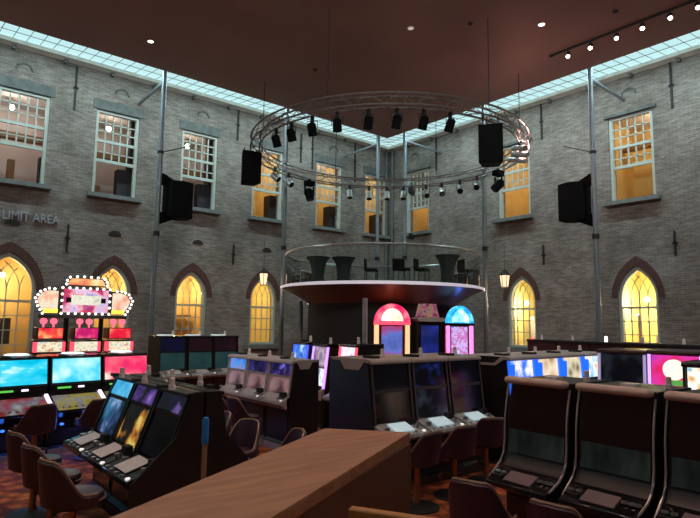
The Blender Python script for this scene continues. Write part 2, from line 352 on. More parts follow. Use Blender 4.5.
sash_window(LEFT, UL[0], 'cream', 'mauve', 26, PINK, [('room_beam', 'room_oak', (-1.0, 1.0, 7.95, 8.15, 1.2, 1.5)), ('room_stair', 'room_oak', (-.1, .1, 6.0, 7.2, 1.0, 1.2)), ('room_cupboard', 'room_dark', (.62, 1.1, 5.3, 7.2, .1, .4))], lu=-.08)
sash_window(LEFT, UL[1], 'mauve', 'mauve', 18, (1, .84, .70), ex_a, lu=.2)
sash_window(LEFT, UL[2], 'mauve', 'mauve', 15, (1, .84, .70), ex_a, lu=.26)
sash_window(LEFT, UL[3], 'amber', 'cream', 24, WARM, ex_b)
sash_window(LEFT, UL[4], 'amber', 'cream', 22, WARM, ex_b)
sash_window(LEFT, UL[5], 'amber', 'cream', 24, WARM, ex_b)
sash_window(RIGHT, UR[0], 'amber', 'amber', 20, WARM, [('room_shelf', 'room_oak', (-.6, .6, 6.8, 7.0, 1.0, 1.4))], False)
sash_window(RIGHT, UR[1], 'amber', 'cream', 30, WARM, None, False, lu=-.4)
sash_window(RIGHT, UR[2], 'amber', 'cream', 32, WARM, [('room_beam', 'room_oak', (-1.1, 1.1, 8.35, 8.5, 1.3, 1.6))], False, lu=-.4)

def arch_window(fn, spec, wallm, e, col, lamp_z=3.4, lu=.2, sill=True, extra=None, ld=1.3):
    c, w, z0, zs, za = spec
    nwin[0] += 1; r_ = root('window_%d' % nwin[0])
    o = arch_pts(c, w, z0, zs, za); i = arch_pts(c, w - .18, z0 + .07, zs, za - .14); n = len(o)
    mb = MB(); vs = [fn(p[0], p[1], d) for d in (.07, .22) for l in (o, i) for p in l]; fs = []
    for k in range(n):
        l = (k + 1) % n; fs += [(k, l, n + l, n + k), (2 * n + k, 2 * n + l, 3 * n + l, 3 * n + k), (n + k, n + l, 3 * n + l, 3 * n + k), (k, l, 2 * n + l, 2 * n + k)]
    mb.add(vs, fs).build('window_frame', 'sash', r_)
    tri = tessellate_polygon([[Vector((p[0], p[1], 0)) for p in i]]); MB().add([fn(p[0], p[1], .13) for p in i], list(tri)).build('pane', 'pane', r_)
    iw = w - .18; tz = zs - .30; mb = MB(); fbox(mb, fn, c - iw / 2, c + iw / 2, tz - .035, tz + .035, .09, .17); mb.build('transom', 'sash', r_)
    mb = MB(); h = za - .14 - zs
    for k in range(1, 4):                                            # muntins below, crossing tracery above
        x = c - iw / 2 + iw * k / 4; fbox(mb, fn, x - .014, x + .014, z0 + .05, tz, .11, .15)
    z = tz - .42
    while z > z0 + .2: fbox(mb, fn, c - iw / 2, c + iw / 2, z - .014, z + .014, .11, .15); z -= .42
    for k in range(1, 4):
        x = -iw / 2 + iw * k / 4; rr = (h * h + iw * iw / 4) / iw; fbox(mb, fn, c + x - .012, c + x + .012, tz, zs, .11, .15)
        for sg in (1, -1):
            pts = []
            for j in range(13):                                      # each bar bends to one side until it meets the arch
                a = j / 12 * 1.4; du = rr - rr * cos(a); dz = rr * sin(a); px_, pz = x + sg * du, zs + dz
                lim = rr * rr - (abs(px_) + rr - iw / 2) ** 2
                if lim <= 0 or dz > math.sqrt(lim): break
                pts.append(fn(c + px_, pz, .13))
            if len(pts) > 1: mb.tube(pts, .013, 4)
    mb.build('muntin', 'sash', r_)
    oo = arch_pts(c, w + .40, z0 if z0 > .5 else 0.05, zs, za + .30)
    jj = arch_pts(c, w + .02, z0 if z0 > .5 else 0.05, zs, za + .01)
    q = [(p, s_) for p, s_ in zip(oo, jj)][1:] + [(oo[0], jj[0])]; n = len(q)
    q = [x for x in q if x[0][1] >= zs - .05] or q; n = len(q)
    vs = [fn(p[k][0], p[k][1], d) for d in (-.02, .03) for k in (0, 1) for p in q]; fs = []
    for k in range(n - 1):
        fs += [(k, k + 1, n + k + 1, n + k), (k, k + 1, 2 * n + k + 1, 2 * n + k), (n + k, n + k + 1, 3 * n + k + 1, 3 * n + k)]
    MB().add(vs, fs).build('brick_arch', 'redbrick', r_)
    if sill:
        mb = MB(); fbox(mb, fn, c - w / 2 - .18, c + w / 2 + .18, z0 - .16, z0, -.18, .22); mb.build('window_sill', 'stone', r_)
    interior(fn, r_, c, w + .7, z0 - .3, za + .25, wallm, wallm, e, col, lamp_z, lu, 2.0, ld)
    if extra:
        for nm, mt, p in extra: q = MB(); fbox(q, fn, c + p[0], c + p[1], p[2], p[3], TH + p[4], TH + p[5]); q.build(nm, mt, r_)
arch_window(LEFT, AL[0], 'amber', 52, (1, .80, .46), 3.55, .1, False, [('room_cabinet', 'room_dark', (.15, .42, 1.4, 2.2, 1.2, 1.6)), ('room_column', 'room_oak', (-.25, -.1, .0, 3.2, 1.5, 1.7))])
arch_window(LEFT, AL[1], 'amber', 44, (1, .80, .46), 3.5)
arch_window(LEFT, AL[2], 'amber', 44, (1, .80, .46), 3.6, .2, True, [('room_shelf', 'room_oak', (-.8, .8, 2.35, 2.42, 1.3, 1.9)), ('room_cabinet', 'room_oak', (-.8, .8, 1.1, 1.9, 1.5, 1.95))])
arch_window(LEFT, AL[3], 'yellow', 28, (1, .80, .45), 3.5, -.25)
arch_window(RIGHT, AR[0], 'yellow', 95, (1, .88, .52), 3.05, .45, True, [('room_cupboard', 'room_mauve', (.05, .7, 1.2, 2.55, 1.2, 1.8)), ('room_vase', 'redled', (.18, .30, 1.45, 1.75, .5, .6))], .6)
arch_window(RIGHT, AR[1], 'yellow', 125, (1, .88, .52), 3.1, .28, True, [('room_cupboard', 'room_mauve', (-.6, .1, 1.2, 1.95, 1.0, 1.8)), ('room_post', 'room_oak', (.30, .38, 1.2, 2.6, .4, .5))], .9)

# ------------------------------------------------------------------ fittings on the walls (parts of the walls)
for w_, fn, lst in ((wl, LEFT, [(-13.73, 8.75, 10.2), (-10.9, 9.1, 10.2), (-7.98, 9.05, 10.25), (-5.04, 8.75, 10.0), (-4.45, 8.6, 10.35), (-2.1, 8.45, 10.35), (-13.66, 4.25, 5.1), (-7.97, 4.3, 5.05)]),
                    (wr, RIGHT, [(-12.4, 8.8, 10.25), (-8.02, 8.9, 10.25), (-2.98, 8.8, 10.3), (-12.28, 4.34, 5.05), (-7.97, 4.34, 5.05)])):
    for u, a, b in lst:
        mb = MB(); fbox(mb, fn, u - .028, u + .028, a, b, -.05, 0); fbox(mb, fn, u - .07, u + .07, (a + b) / 2 - .03, (a + b) / 2 + .03, -.05, 0); mb.build('wall_anchor', 'iron', w_)
for u in (-15.15, -12.26, -9.39, -6.53):
    mb = MB(); q = [(u + .2 * cos(pi * i / 10), 4.92 + .15 * sin(pi * i / 10)) for i in range(11)]
    mb.add([LEFT(p[0], p[1], d) for d in (0, -.03) for p in q], [tuple(range(11)), tuple(range(11, 22))] + [(i, (i + 1) % 11, (i + 1) % 11 + 11, i + 11) for i in range(11)]).build('air_vent', 'iron', wl)
for w_, fn, lst in ((wl, LEFT, [-15.17, -12.29, -9.39, -6.58, -3.3]), (wr, RIGHT, [-11.13, -6.8, -1.7])):
    for u in lst: MB().tube([fn(u + .22 * cos(pi * i / 10), 9.62 + .22 * sin(pi * i / 10), -.01) for i in range(11)], .035, 5).build('relief_arch', 'lintel', w_)
for fn, u in ((LEFT, -.22), (RIGHT, -.35)):
    p = fn(u, 0, -.09); n_ = 'trim_3' if fn is LEFT else 'trim_4'
    struct(MB().tube([(p[0], p[1], 0), (p[0], p[1], HT - .2)], .06, 8).build(n_, 'gutter'))
# lettering on the left wall
def letters(txt, x0, x1, z0, h, label):
    cu = bpy.data.curves.new('lettering', 'FONT'); cu.body = txt; cu.size = 1; cu.extrude = .03
    o = bpy.data.objects.new('wall_lettering', cu); COL.objects.link(o)
    bpy.context.view_layer.update(); dx, dy = o.dimensions.x, o.dimensions.y
    dg = bpy.context.evaluated_depsgraph_get(); me = bpy.data.meshes.new_from_object(o.evaluated_get(dg)); bpy.data.objects.remove(o)
    mn = min(v.co.x for v in me.vertices); mx = max(v.co.x for v in me.vertices); my = max(v.co.y for v in me.vertices)
    for v in me.vertices:
        x, y, z = v.co; v.co = (x0 + (x - mn) / (mx - mn) * (x1 - x0), -.05 - z, z0 + y / my * h)
    o = bpy.data.objects.new('wall_lettering', me); COL.objects.link(o); me.materials.clear(); me.materials.append(M['lettering'])
    return tag(o, label, 'sign')
letters('LIMIT AREA', -15.42, -13.93, 5.06, .26, 'grey metal lettering mounted on the brick wall between two rows of windows')

# ------------------------------------------------------------------ steel columns with their struts
cols = [('L', -11.73, -2.2), ('L', -7.19, -2.2), ('L', -2.71, -2.2), ('R', -2.2, -3.24), ('R', -2.2, -7.08), ('R', -2.2, -10.97)]
for side, x, y in cols:
    r_ = root('column', (x, y, 0))
    MB().tube([(0, 0, 0), (0, 0, CZ)], .075, 10).build('shaft', 'steel', r_); B(-.16, .16, -.16, .16, 0, .03).build('base_plate', 'steel', r_)
    dx, dy = (0, 1) if side == 'L' else (1, 0)
    MB().tube([(dx * .05, dy * .05, 9.55), (dx * 2.2, dy * 2.2, 9.5)], .05, 8).build('wall_strut', 'steel', r_)
    MB().lathe([(.10, 0), (.10, .14)], 10, (0, 0, 4.72)).build('collar', 'iron', r_)
for x, y, tx, ty, n in ((-11.73, -2.2, .95, 0, 0), (-2.2, -10.97, 0, .95, 1)):
    t = thing('column_loudspeaker', ['black loudspeaker box clamped to the column between two dark upper windows', 'black loudspeaker box clamped to the column by the amber lit window'][n], 'loudspeaker', (x, y, 5.2), 0, 'loudspeakers on the columns')
    ux = Vector((1, 0, 0)) if n == 0 else Vector((0, 1, 0)); uy = Vector((0, -1, 0)) if n == 0 else Vector((-1, 0, 0))
    def P(a, b, z): return ux * a + uy * b + Vector((0, 0, z))
    poly = [(.22, -.25), (.30, .30), (.60, .42), (.98, .30), (.98, -.12), (.75, -.3)]
    mb = MB(); k = len(poly); mb.add([P(a, b, z) for z in (.12, 1.24) for a, b in poly], [tuple(range(k)), tuple(range(k, 2 * k))] + [(i, (i + 1) % k, (i + 1) % k + k, i + k) for i in range(k)])
    mb.build('cabinet', 'black', t, .01)
    mb = MB(); mb.add([P(a, b, z) for z in (.16, 1.2) for a, b in ((.315, .315), (.60, .435), (.605, .425), (.32, .30))], [(0, 1, 5, 4), (1, 2, 6, 5), (2, 3, 7, 6), (3, 0, 4, 7), (0, 1, 2, 3), (4, 5, 6, 7)]).build('grille', 'black', t)
    for s_, z in ((1, 1.16), (-1, .20)):
        q = [P(x, y, z + s_ * h_) for y in (-.05, .05) for x, h_ in ((.0, -.06), (.62, -.06), (.62, .06), (.12, .30), (0, .30))]
        MB().add(q, [(0, 1, 2, 3, 4), (5, 6, 7, 8, 9)] + [(i, (i + 1) % 5, (i + 1) % 5 + 5, i + 5) for i in range(5)]).build('bracket', 'black', t)
    p0 = P(0, 0, 2.1); MB().tube([p0, P(.9, .05, 2.48)], .018, 6).build('stay_rod', 'iron', t); MB().lathe([(.1, 0), (.1, .08)], 10, (0, 0, 2.06)).build('clamp', 'iron', t)

# lanterns hanging from goose-neck arms on two columns
for n, (x, y, dx, dy) in enumerate(((-7.19, -2.2, -1, 0), (-2.2, -7.08, 0, -1))):
    t = thing('lantern', ['glowing lantern hanging in front of the narrow arched window beside the stage', 'glowing lantern hanging beside the bright yellow arched window behind the blue screens'][n], 'lantern', (x, y, 0), 0, 'lanterns on the columns')
    pts = [(dx * (.07 + a), dy * (.07 + a), 4.55 + z) for a, z in ((0, 0), (.02, .2), (.1, .36), (.25, .46), (.45, .48), (.62, .46), (.7, .40))]
    MB().tube(pts, .022, 6).build('arm', 'steel', t)
    cx, cy = dx * .77, dy * .77; MB().tube([(cx, cy, 4.95), (cx, cy, 4.02)], .008, 5).build('hanging_rod', 'iron', t)
    MB().lathe([(.02, 4.04), (.05, 4.0), (.19, 3.86), (.19, 3.83), (.02, 3.83)], 6, (cx, cy, 0)).build('lantern_cap', 'iron', t)
    fr = MB().lathe([(.16, 3.83), (.11, 3.46)], 6, (cx, cy, 0)); fr.build('lantern_glass', glow('lantern_pane_glow_%d' % n, (1, .66, .40), 1.3), t)
    mb = MB()
    for j in range(6): a = j * pi / 3; mb.tube([(cx + .165 * cos(a), cy + .165 * sin(a), 3.83), (cx + .115 * cos(a), cy + .115 * sin(a), 3.45)], .012, 4)
    mb.build('lantern_frame', 'iron', t); MB().lathe([(.12, 3.43), (.12, 3.46)], 6, (cx, cy, 0)).build('lantern_base', 'iron', t)
    lamp('POINT', 'lantern_light', (cx, cy, 3.3), 10, (1, .7, .42), .08, t)

# ------------------------------------------------------------------ ceiling fittings
for n, (x, y, m_, lb) in enumerate(((-12.77, -3.78, 'lampwhite', 'lone recessed downlight above the wall of dark windows'), (-5.5, -11.38, 'lampwhite', 'bright recessed downlight beside the end of the lamp track'), (-7.88, -9.03, 'lampdim', 'dim recessed downlight above the round truss'))):
    t = thing('ceiling_downlight', lb, 'ceiling light', (x, y, CZ), 0, 'recessed downlights in the ceiling')
    MB().lathe([(.075, 0), (.075, -.02), (.10, -.02), (.10, 0)], 16, cap=False).build('trim_ring', 'cream', t); MB().lathe([(.001, -.014), (.075, -.014), (.075, 0)], 16).build('lamp_lens', m_, t)
for n, (x, y, lb) in enumerate(((-6.9, -10.2, 'small dark smoke detector between the dim downlight and bright downlight'), (-8.3, -5.4, 'small dark smoke detector over the left half of the truss'), (-4.7, -12.9, 'small dark smoke detector near the lamp track'))):
    t = thing('smoke_detector', lb, 'detector', (x, y, CZ), 0, 'smoke detectors on the ceiling')
    MB().lathe([(.03, -.05), (.06, -.03), (.06, 0)], 12).build('housing', 'iron', t); MB().lathe([(.07, -.012), (.07, 0)], 12).build('mount_plate', 'maroon', t)
trk = thing('lamp_track', 'dark ceiling track carrying six bright spotlights along the brick wall', 'track', (-3.8, 0, CZ)); B(-.025, .025, -15.2, -10.7, -.05, 0).build('rail', 'iron', trk)
MB().box(-.03, .03, -10.75, -10.6, -.06, 0).build('feed_cap', 'iron', trk)
wh = ['first', 'second', 'third', 'fourth', 'fifth', 'sixth']
for n, y in enumerate((-11.16, -11.8, -12.5, -13.15, -13.8, -14.4)):
    t = thing('track_spotlight', '%s spotlight from the inner end of the ceiling lamp track' % wh[n], 'spotlight', (-3.8, y, CZ - .05), 0, 'spotlights on the ceiling track')
    MB().tube([(0, 0, 0), (0, 0, -.10)], .015, 6).build('stem', 'iron', t)
    d = Vector((-.62, -.25, -.74)).normalized(); c0 = Vector((0, 0, -.13)); MB().tube([c0 - d * .10, c0 + d * .12], .058, 12).build('lamp_body', 'iron', t)
    MB().tube([c0 + d * .115, c0 + d * .127], .052, 12).build('lamp_lens', 'lampwhite' if n not in (1, 3) else 'lampwarm', t)

# ------------------------------------------------------------------ round lighting truss
RC, RR, RZ = Vector((-6.42, -6.66, 0)), 4.0, 7.42
def ringpt(a, r, z): return (RC.x + r * cos(a), RC.y + r * sin(a), z)
t = thing('ring_truss', 'circular aluminium lighting truss hanging from the ceiling over the stage', 'truss', (0, 0, 0)); N = 72
for r, z in ((RR - .13, RZ - .14), (RR + .13, RZ - .14), (RR - .13, RZ + .14), (RR + .13, RZ + .14)):
    MB().tube([ringpt(2 * pi * i / N, r, z) for i in range(N)], .025, 6, True).build('chord', 'truss', t)
mb = MB()
for i in range(N):
    a, b = 2 * pi * i / N, 2 * pi * (i + 1) / N; s_ = 1 if i % 2 else -1
    for (r0, z0), (r1, z1) in (((RR - .13, -.14), (RR - .13, .14)), ((RR + .13, -.14), (RR + .13, .14)), ((RR - .13, -.14), (RR + .13, -.14)), ((RR - .13, .14), (RR + .13, .14))):
        if s_ < 0: (r0, z0), (r1, z1) = (r1, z1), (r0, z0)
        mb.tube([ringpt(a, r0, RZ + z0), ringpt(b, r1, RZ + z1)], .011, 4, cap=False)
mb.build('lattice_bracing', 'truss', t)
for a in (20, 75, 130, 205, 265, 318):
    a = R(a); MB().tube([ringpt(a, RR, RZ + .14), ringpt(a, RR, CZ)], .012, 5).build('suspension_cable', 'iron', t)
def rlamp(deg, kind, lb, pitch=.5, yaw=0):
    a = R(deg); t = thing({'par': 'par_can', 'sil': 'par_can', 'head': 'moving_head'}[kind], lb, 'stage light', ringpt(a, RR - .13, RZ - .20), 0, 'stage lights on the round truss')
    inw = Vector((-cos(a), -sin(a), 0)); d = Matrix.Rotation(yaw, 3, 'Z') @ inw; d = (d * sin(pitch) + Vector((0, 0, -cos(pitch)))).normalized(); sd = d.cross(Vector((0, 0, 1))).normalized()
    if kind in ('par', 'sil'):
        s_ = .78 if kind == 'par' else .8
        c = Vector((0, 0, -.27)); MB().tube([c - d * .20 * s_, c - d * .15 * s_, c + d * .22 * s_], [.07 * s_, .135 * s_, .145 * s_], 12).build('can_body', 'black' if kind == 'par' else 'chrome', t)
        MB().tube([c + d * .22 * s_, c + d * .225 * s_], .13 * s_, 12).build('lens', 'gloss', t)
        MB().tube([c + sd * .17 * s_, c + sd * .17 * s_ + Vector((0, 0, .2)), c - sd * .17 * s_ + Vector((0, 0, .2)), c - sd * .17 * s_], .014, 5).build('yoke', 'iron', t)
        MB().box(-.035, .035, -.035, .035, -.10, .06).build('clamp', 'iron', t)
    else:
        MB().box(-.17, .17, -.13, .13, -.2, -.02).build('base_box', 'black', t, .02); MB().box(-.035, .035, -.035, .035, -.03, .06).build('clamp', 'iron', t)
        for s2 in (1, -1): q = sd * .19 * s2; MB().tube([q + Vector((0, 0, -.2)), q + Vector((0, 0, -.55))], .035, 6).build('yoke_arm', 'black', t)
        c = Vector((0, 0, -.5)); MB().tube([c - d * .2, c - d * .1, c + d * .22], [.10, .155, .14], 14).build('lamp_head', 'black', t); MB().tube([c + d * .22, c + d * .23], .12, 14).build('lens', 'gloss', t)
near = (177, 187, 197.5, 208, 219.5, 229.5, 239, 249)
nlb = ['black par can nearest the hanging loudspeaker on the window side', 'second black par can of the near truss arc', 'third black par can of the near truss arc', 'fourth black par can of the near truss arc', 'fifth black par can of the near truss arc', 'sixth black par can of the near truss arc', 'seventh black par can of the near truss arc', 'last black par can of the near arc, beside the bare truss']
for a, l in zip(near, nlb): rlamp(a, 'par', l, .45, .3)
far = (107, 119, 67.5, 56.5, 46.5, 37.5, 25, 16, 5, -6)
flb = ['silver par can between the hanging loudspeaker and the large moving head', 'silver par can tucked right behind the hanging loudspeaker', 'silver par can on the far arc in front of bare brick by the corner windows', 'silver par can on the far arc before the last window of the long wall', 'silver par can on the far arc before the corner column', 'silver par can on the far arc at the wall corner', 'silver par can on the far arc beside the hanging cable pair', 'second tilted silver par can past the hanging cable pair', 'third tilted silver par can past the hanging cable pair', 'tilted silver par can closest to the black moving head']
for i, (a, l) in enumerate(zip(far, flb)): rlamp(a, 'sil', l, .35 if 2 <= i <= 5 else .9, 0 if i < 6 else .6)
rlamp(92, 'head', 'black moving head hanging in front of a sash window on the far arc', .3); rlamp(-22, 'head', 'black moving head hanging below the big loudspeaker beside the amber window', .8)
# hanging loudspeakers
for deg, lb, dd in ((147, 'black loudspeaker hanging from the truss in front of the long window wall', .0), (263.5, 'black loudspeaker hanging from the near truss arc over the stage', .0)):
    a = R(deg); p = ringpt(a, RR + .13, RZ - (.34 if deg > 200 else .17)); t = thing('hanging_loudspeaker', lb, 'loudspeaker', p, math.atan2(CAM.y - p[1], CAM.x - p[0]) + pi / 2 + (.25 if deg < 200 else 0), 'loudspeakers on the truss')
    poly = [(-.2, .22), (.2, .22), (.29, -.24), (-.29, -.24)]
    MB().prism(poly, -1.03, -.08, 2).build('cabinet', 'black', t, .02); B(-.27, .27, -.252, -.242, -1.0, -.11).build('grille', 'black', t)
    for s_ in (-.18, .18): MB().tube([(s_, 0, -.10), (s_, 0, .22 if deg > 200 else .05)], .016, 6).build('hanging_bracket', 'iron', t)
# strip lights with polished housings
for n, (deg, lb) in enumerate(((297, 'upper polished strip light on the bare end of the truss'), (306, 'middle polished strip light on the end of the truss'), (315, 'lower polished strip light on the truss, next to the moving head'))):
    a = R(deg); t = thing('strip_light', lb, 'stage light', ringpt(a, RR - .13, RZ - .30), a + pi / 2 + .5, 'polished strip lights on the truss')
    MB().tube([(-.38, 0, -.14), (.38, 0, .10)], .075, 10).build('housing', 'chrome', t); MB().tube([(-.33, -.07, -.12), (.33, -.07, .08)], .03, 6).build('lamp_tube', glow('strip_tube_glow_%d' % n, (.75, .45, .85), 1.4), t)
    MB().box(-.03, .03, -.03, .03, -.02, .16).build('clamp', 'iron', t); lamp('POINT', 'strip_ceiling_fill', (0, -.15, .2), 22, (1, .62, .55), .1, t)  # point lamp added beside each strip to brighten the ceiling
a = R(33); p = ringpt(a, RR - .13, RZ - .20); t = thing('hoist', 'dark hoist with two hanging cables at the far side of the truss', 'hoist', p, .6)
MB().box(-.28, .28, -.09, .09, -.26, -.04).build('motor_box', 'iron', t, .03)
for s_ in (-.14, .14): MB().tube([(s_, 0, -.2), (s_, 0, -1.75)], .016, 5).build('cable', 'steel', t); MB().box(s_ - .07, s_ + .07, -.07, .07, -1.92, -1.75).build('cable_weight', 'iron', t, .01)
MB().box(-.035, .035, -.035, .035, -.06, .06).build('clamp', 'iron', t)

# ------------------------------------------------------------------ round stage
SX, SY, SR, SZ = -6.1, -6.1, 3.07, 3.25
t = thing('round_stage', 'round raised stage with white rim and maroon underside on a dark drum', 'stage', (SX, SY, 0))
MB().lathe([(.01, SZ), (SR - .05, SZ), (SR - .05, SZ - .05)], 72).build('stage_floor', 'stagefloor', t)
MB().lathe([(SR - .05, SZ - .03), (SR + .03, SZ - .05), (SR + .03, SZ + .02), (SR - .05, SZ + .04)], 72, cap=False).build('rim', 'rimwhite', t)
MB().lathe([(SR - .01, SZ - .05), (SR - .25, SZ - .13), (SR - .75, SZ - .42), (2.25, SZ - .50)], 72).build('underside', 'stageunder', t)
MB().lathe([(2.25, 0), (2.25, SZ - .49)], 64).build('drum', 'darkdrum', t)
for (x, y) in ((-7.95, -4.45), (-8.28, -7.8)): MB().tube([(x - SX, y - SY, 0), (x - SX, y - SY, SZ - .40)], .07, 10).build('support_post', 'steel', t)
MB().ball((-7.95 - SX + .22, -4.45 - SY - .1, 2.80), .05, 10).build('soffit_lamp', 'lampwhite', t)
t = thing('glass_balustrade', 'curved glass balustrade with thin steel handrail around the round stage', 'balustrade', (SX, SY, SZ)); NG = 16; BR = SR - .10
for i in range(NG):
    a0, a1 = 2 * pi * (i + .02) / NG, 2 * pi * (i + .98) / NG
    MB().lathe([(BR, .03), (BR, .98)], 5, (0, 0, 0), a0, a1).build('glass_panel', 'balus', t)
MB().tube([(BR * cos(2 * pi * i / 72), BR * sin(2 * pi * i / 72), 1.0) for i in range(72)], .034, 8, True).build('handrail', 'chrome', t)
MB().lathe([(BR - .02, 0), (BR + .02, 0), (BR + .02, .05), (BR - .02, .05)], 72, cap=False).build('base_channel', 'chrome', t)
for x, y, lb in ((-6.85, -3.8, 'black draped cocktail table closest to the stage edge at the window side'), (-6.2, -4.35, 'black draped cocktail table second from the window side of the stage'), (-4.3, -7.2, 'lone black draped cocktail table toward the other side of the stage')):
    t = thing('cocktail_table', lb, 'table', (x, y, SZ), 0, 'draped cocktail tables on the stage')
    MB().lathe([(.27, .0), (.24, .12), (.20, .45), (.23, .75), (.30, .98), (.39, 1.09)], 24).build('stretch_cover', 'spandex', t); MB().lathe([(.39, 1.085), (.40, 1.10), (.39, 1.115), (.01, 1.12)], 24).build('table_top', 'black', t)
def stool(x, y, rz, lb):
    t = thing('bar_stool', lb, 'stool', (x, y, SZ), rz, 'dark bar stools on the stage')
    MB().box(-.22, .22, -.2, .2, .60, .68).build('seat', 'black', t, .02); MB().box(-.22, .22, .17, .21, .66, 1.0).build('backrest', 'black', t, .02)
    for sx in (-.19, .19):
        for sy in (-.17, .17): MB().tube([(sx, sy, .6), (sx * 1.1, sy * 1.1, 0)], .016, 6).build('leg', 'iron', t)
    MB().tube([(-.2, -.18, .25), (.2, -.18, .25)], .012, 5).build('footrest', 'iron', t)
stool(-6.0, -5.5, .7, 'square dark bar stool standing alone in mid stage'); stool(-5.5, -6.35, -.3, 'dark bar stool of the close pair on stage, nearer the square stool'); stool(-5.0, -6.75, .4, 'dark bar stool of the close pair on stage, beside the lone draped table'); stool(-3.75, -7.5, 1.2, 'dark bar stool beyond the lone draped table at the stage rim')
SCR = {}
def S(name, *a, **k):
    if name not in SCR: SCR[name] = screen(name, *a, **k)
    return SCR[name]

# ------------------------------------------------------------------ arched cabinets under the stage
def halo(w, zs, h, n=20): return [(-w / 2, 0), (w / 2, 0)] + [(w / 2 * cos(pi * i / n), zs + h * sin(pi * i / n)) for i in range(n + 1)]
def jukebox(deg, lb, mats, hat=False, turn=0, out=2.31):
    a = R(deg); t = thing('arched_cabinet', lb, 'arcade cabinet', (SX + out * cos(a), SY + out * sin(a), 0), a + pi / 2 - turn, 'arched cabinets under the stage')
    body, dome, side, mid, core = mats
    if not hat:
        MB().prism(halo(.98, 2.22, .50), -.24, .02, 1).build('cabinet', body, t)
        pl_ = [(x, z) for x, z in halo(.95, 2.24, .48) if z >= 2.24]; MB().prism(pl_, -.30, -.24, 1).build('lit_dome', dome, t)
        pc = [(x * .60, 2.27 + (z - 2.24) * .68) for x, z in pl_]; MB().prism(pc, -.325, -.30, 1).build('dome_glow', core, t)
        for s_ in (-1, 1): MB().box(s_ * .405 - .06, s_ * .405 + .06, -.30, -.24, .3, 2.17).build('light_column', side, t, .02)
        MB().box(-.27, .27, -.27, -.24, .55, 2.14).build('display', mid, t); MB().box(-.48, .48, -.31, -.24, 2.17, 2.24).build('belt', 'redled' if deg < 250 else 'gloss', t)
        MB().box(-.49, .49, -.32, .0, 0, .28).build('plinth', body, t, .02)
    else:
        MB().box(-.40, .40, -.24, .02, 0, 2.28).build('cabinet', body, t, .02); MB().prism([(-.46, 2.34), (-.40, 2.27), (.40, 2.27), (.46, 2.34), (.36, 2.38), (-.36, 2.38)], -.34, .02, 1).build('brim', 'cream', t)
        MB().prism([(-.30, 2.38), (.30, 2.38), (.20, 2.74), (-.20, 2.74)], -.26, .0, 1).build('sign_box', dome, t); MB().box(-.27, .27, -.26, -.24, .5, 2.16).build('display', mid, t)
        for s_ in (-1, 1): MB().box(s_ * .35 - .03, s_ * .35 + .03, -.28, -.24, .3, 2.2).build('light_column', side, t)
        MB().box(-.42, .42, -.32, .0, 0, .28).build('plinth', body, t, .02)
jukebox(233, 'arched cabinet with glowing red and white dome and orange light columns', (M['maroon'], S('red_dome', [(.75, .01, .08), (.9, .04, .14), (1, .22, .28)], 1.2, 4), S('orange_column', [(1, .32, .12), (1, .75, .45), (1, .25, .1)], 1.6, 6, 'wave', .3, (1, 1, 3)), S('blue_red_mid', [(.10, .14, .5), (.14, .22, .7), (.40, .10, .35), (.5, .04, .12)], .8, 2, seed=2), S('dome_core', [(1, .40, .28), (1, .72, .48), (1, .93, .75)], 1.5, 4)))
jukebox(257, 'darker flat topped cabinet with hat shaped sign between two arched ones', (M['darkdrum'], S('hat_sign', [(.03, .01, .03), (.35, .08, .18), (.40, .22, .10), (.06, .07, .3)], .7, 6, seed=5), 'gloss', S('dark_blue_mid', [(.006, .008, .04), (.01, .02, .16), (.02, .03, .3)], .8, 2, seed=1), None), True)
jukebox(283.5, 'arched cabinet with glowing blue dome and pink light columns', (M['maroon'], S('blue_dome', [(.01, .18, .6), (.03, .45, .9), (.3, .85, 1)], 1.4, 5), S('pink_column', [(1, .25, .75), (.7, .45, 1), (1, .05, .2)], 1.5, 5, 'wave', .1, (4, 1, 1)), S('violet_mid', [(.2, .15, .7), (.7, .55, 1), (.6, .1, .4), (.5, .6, 1)], 1.0, 7, seed=3), S('blue_core', [(.10, .65, .95), (.45, .9, 1), (.9, 1, 1)], 1.3, 5)), False, .45, 2.42)
lamp('POINT', 'red_dome_light', (SX + 2.72 * cos(R(232)), SY + 2.72 * sin(R(232)), 2.66), 3.5, (1, .25, .10), .08); lamp('POINT', 'blue_dome_light', (SX + 2.72 * cos(R(286)), SY + 2.72 * sin(R(286)), 2.66), 7, (.06, .22, 1), .08)

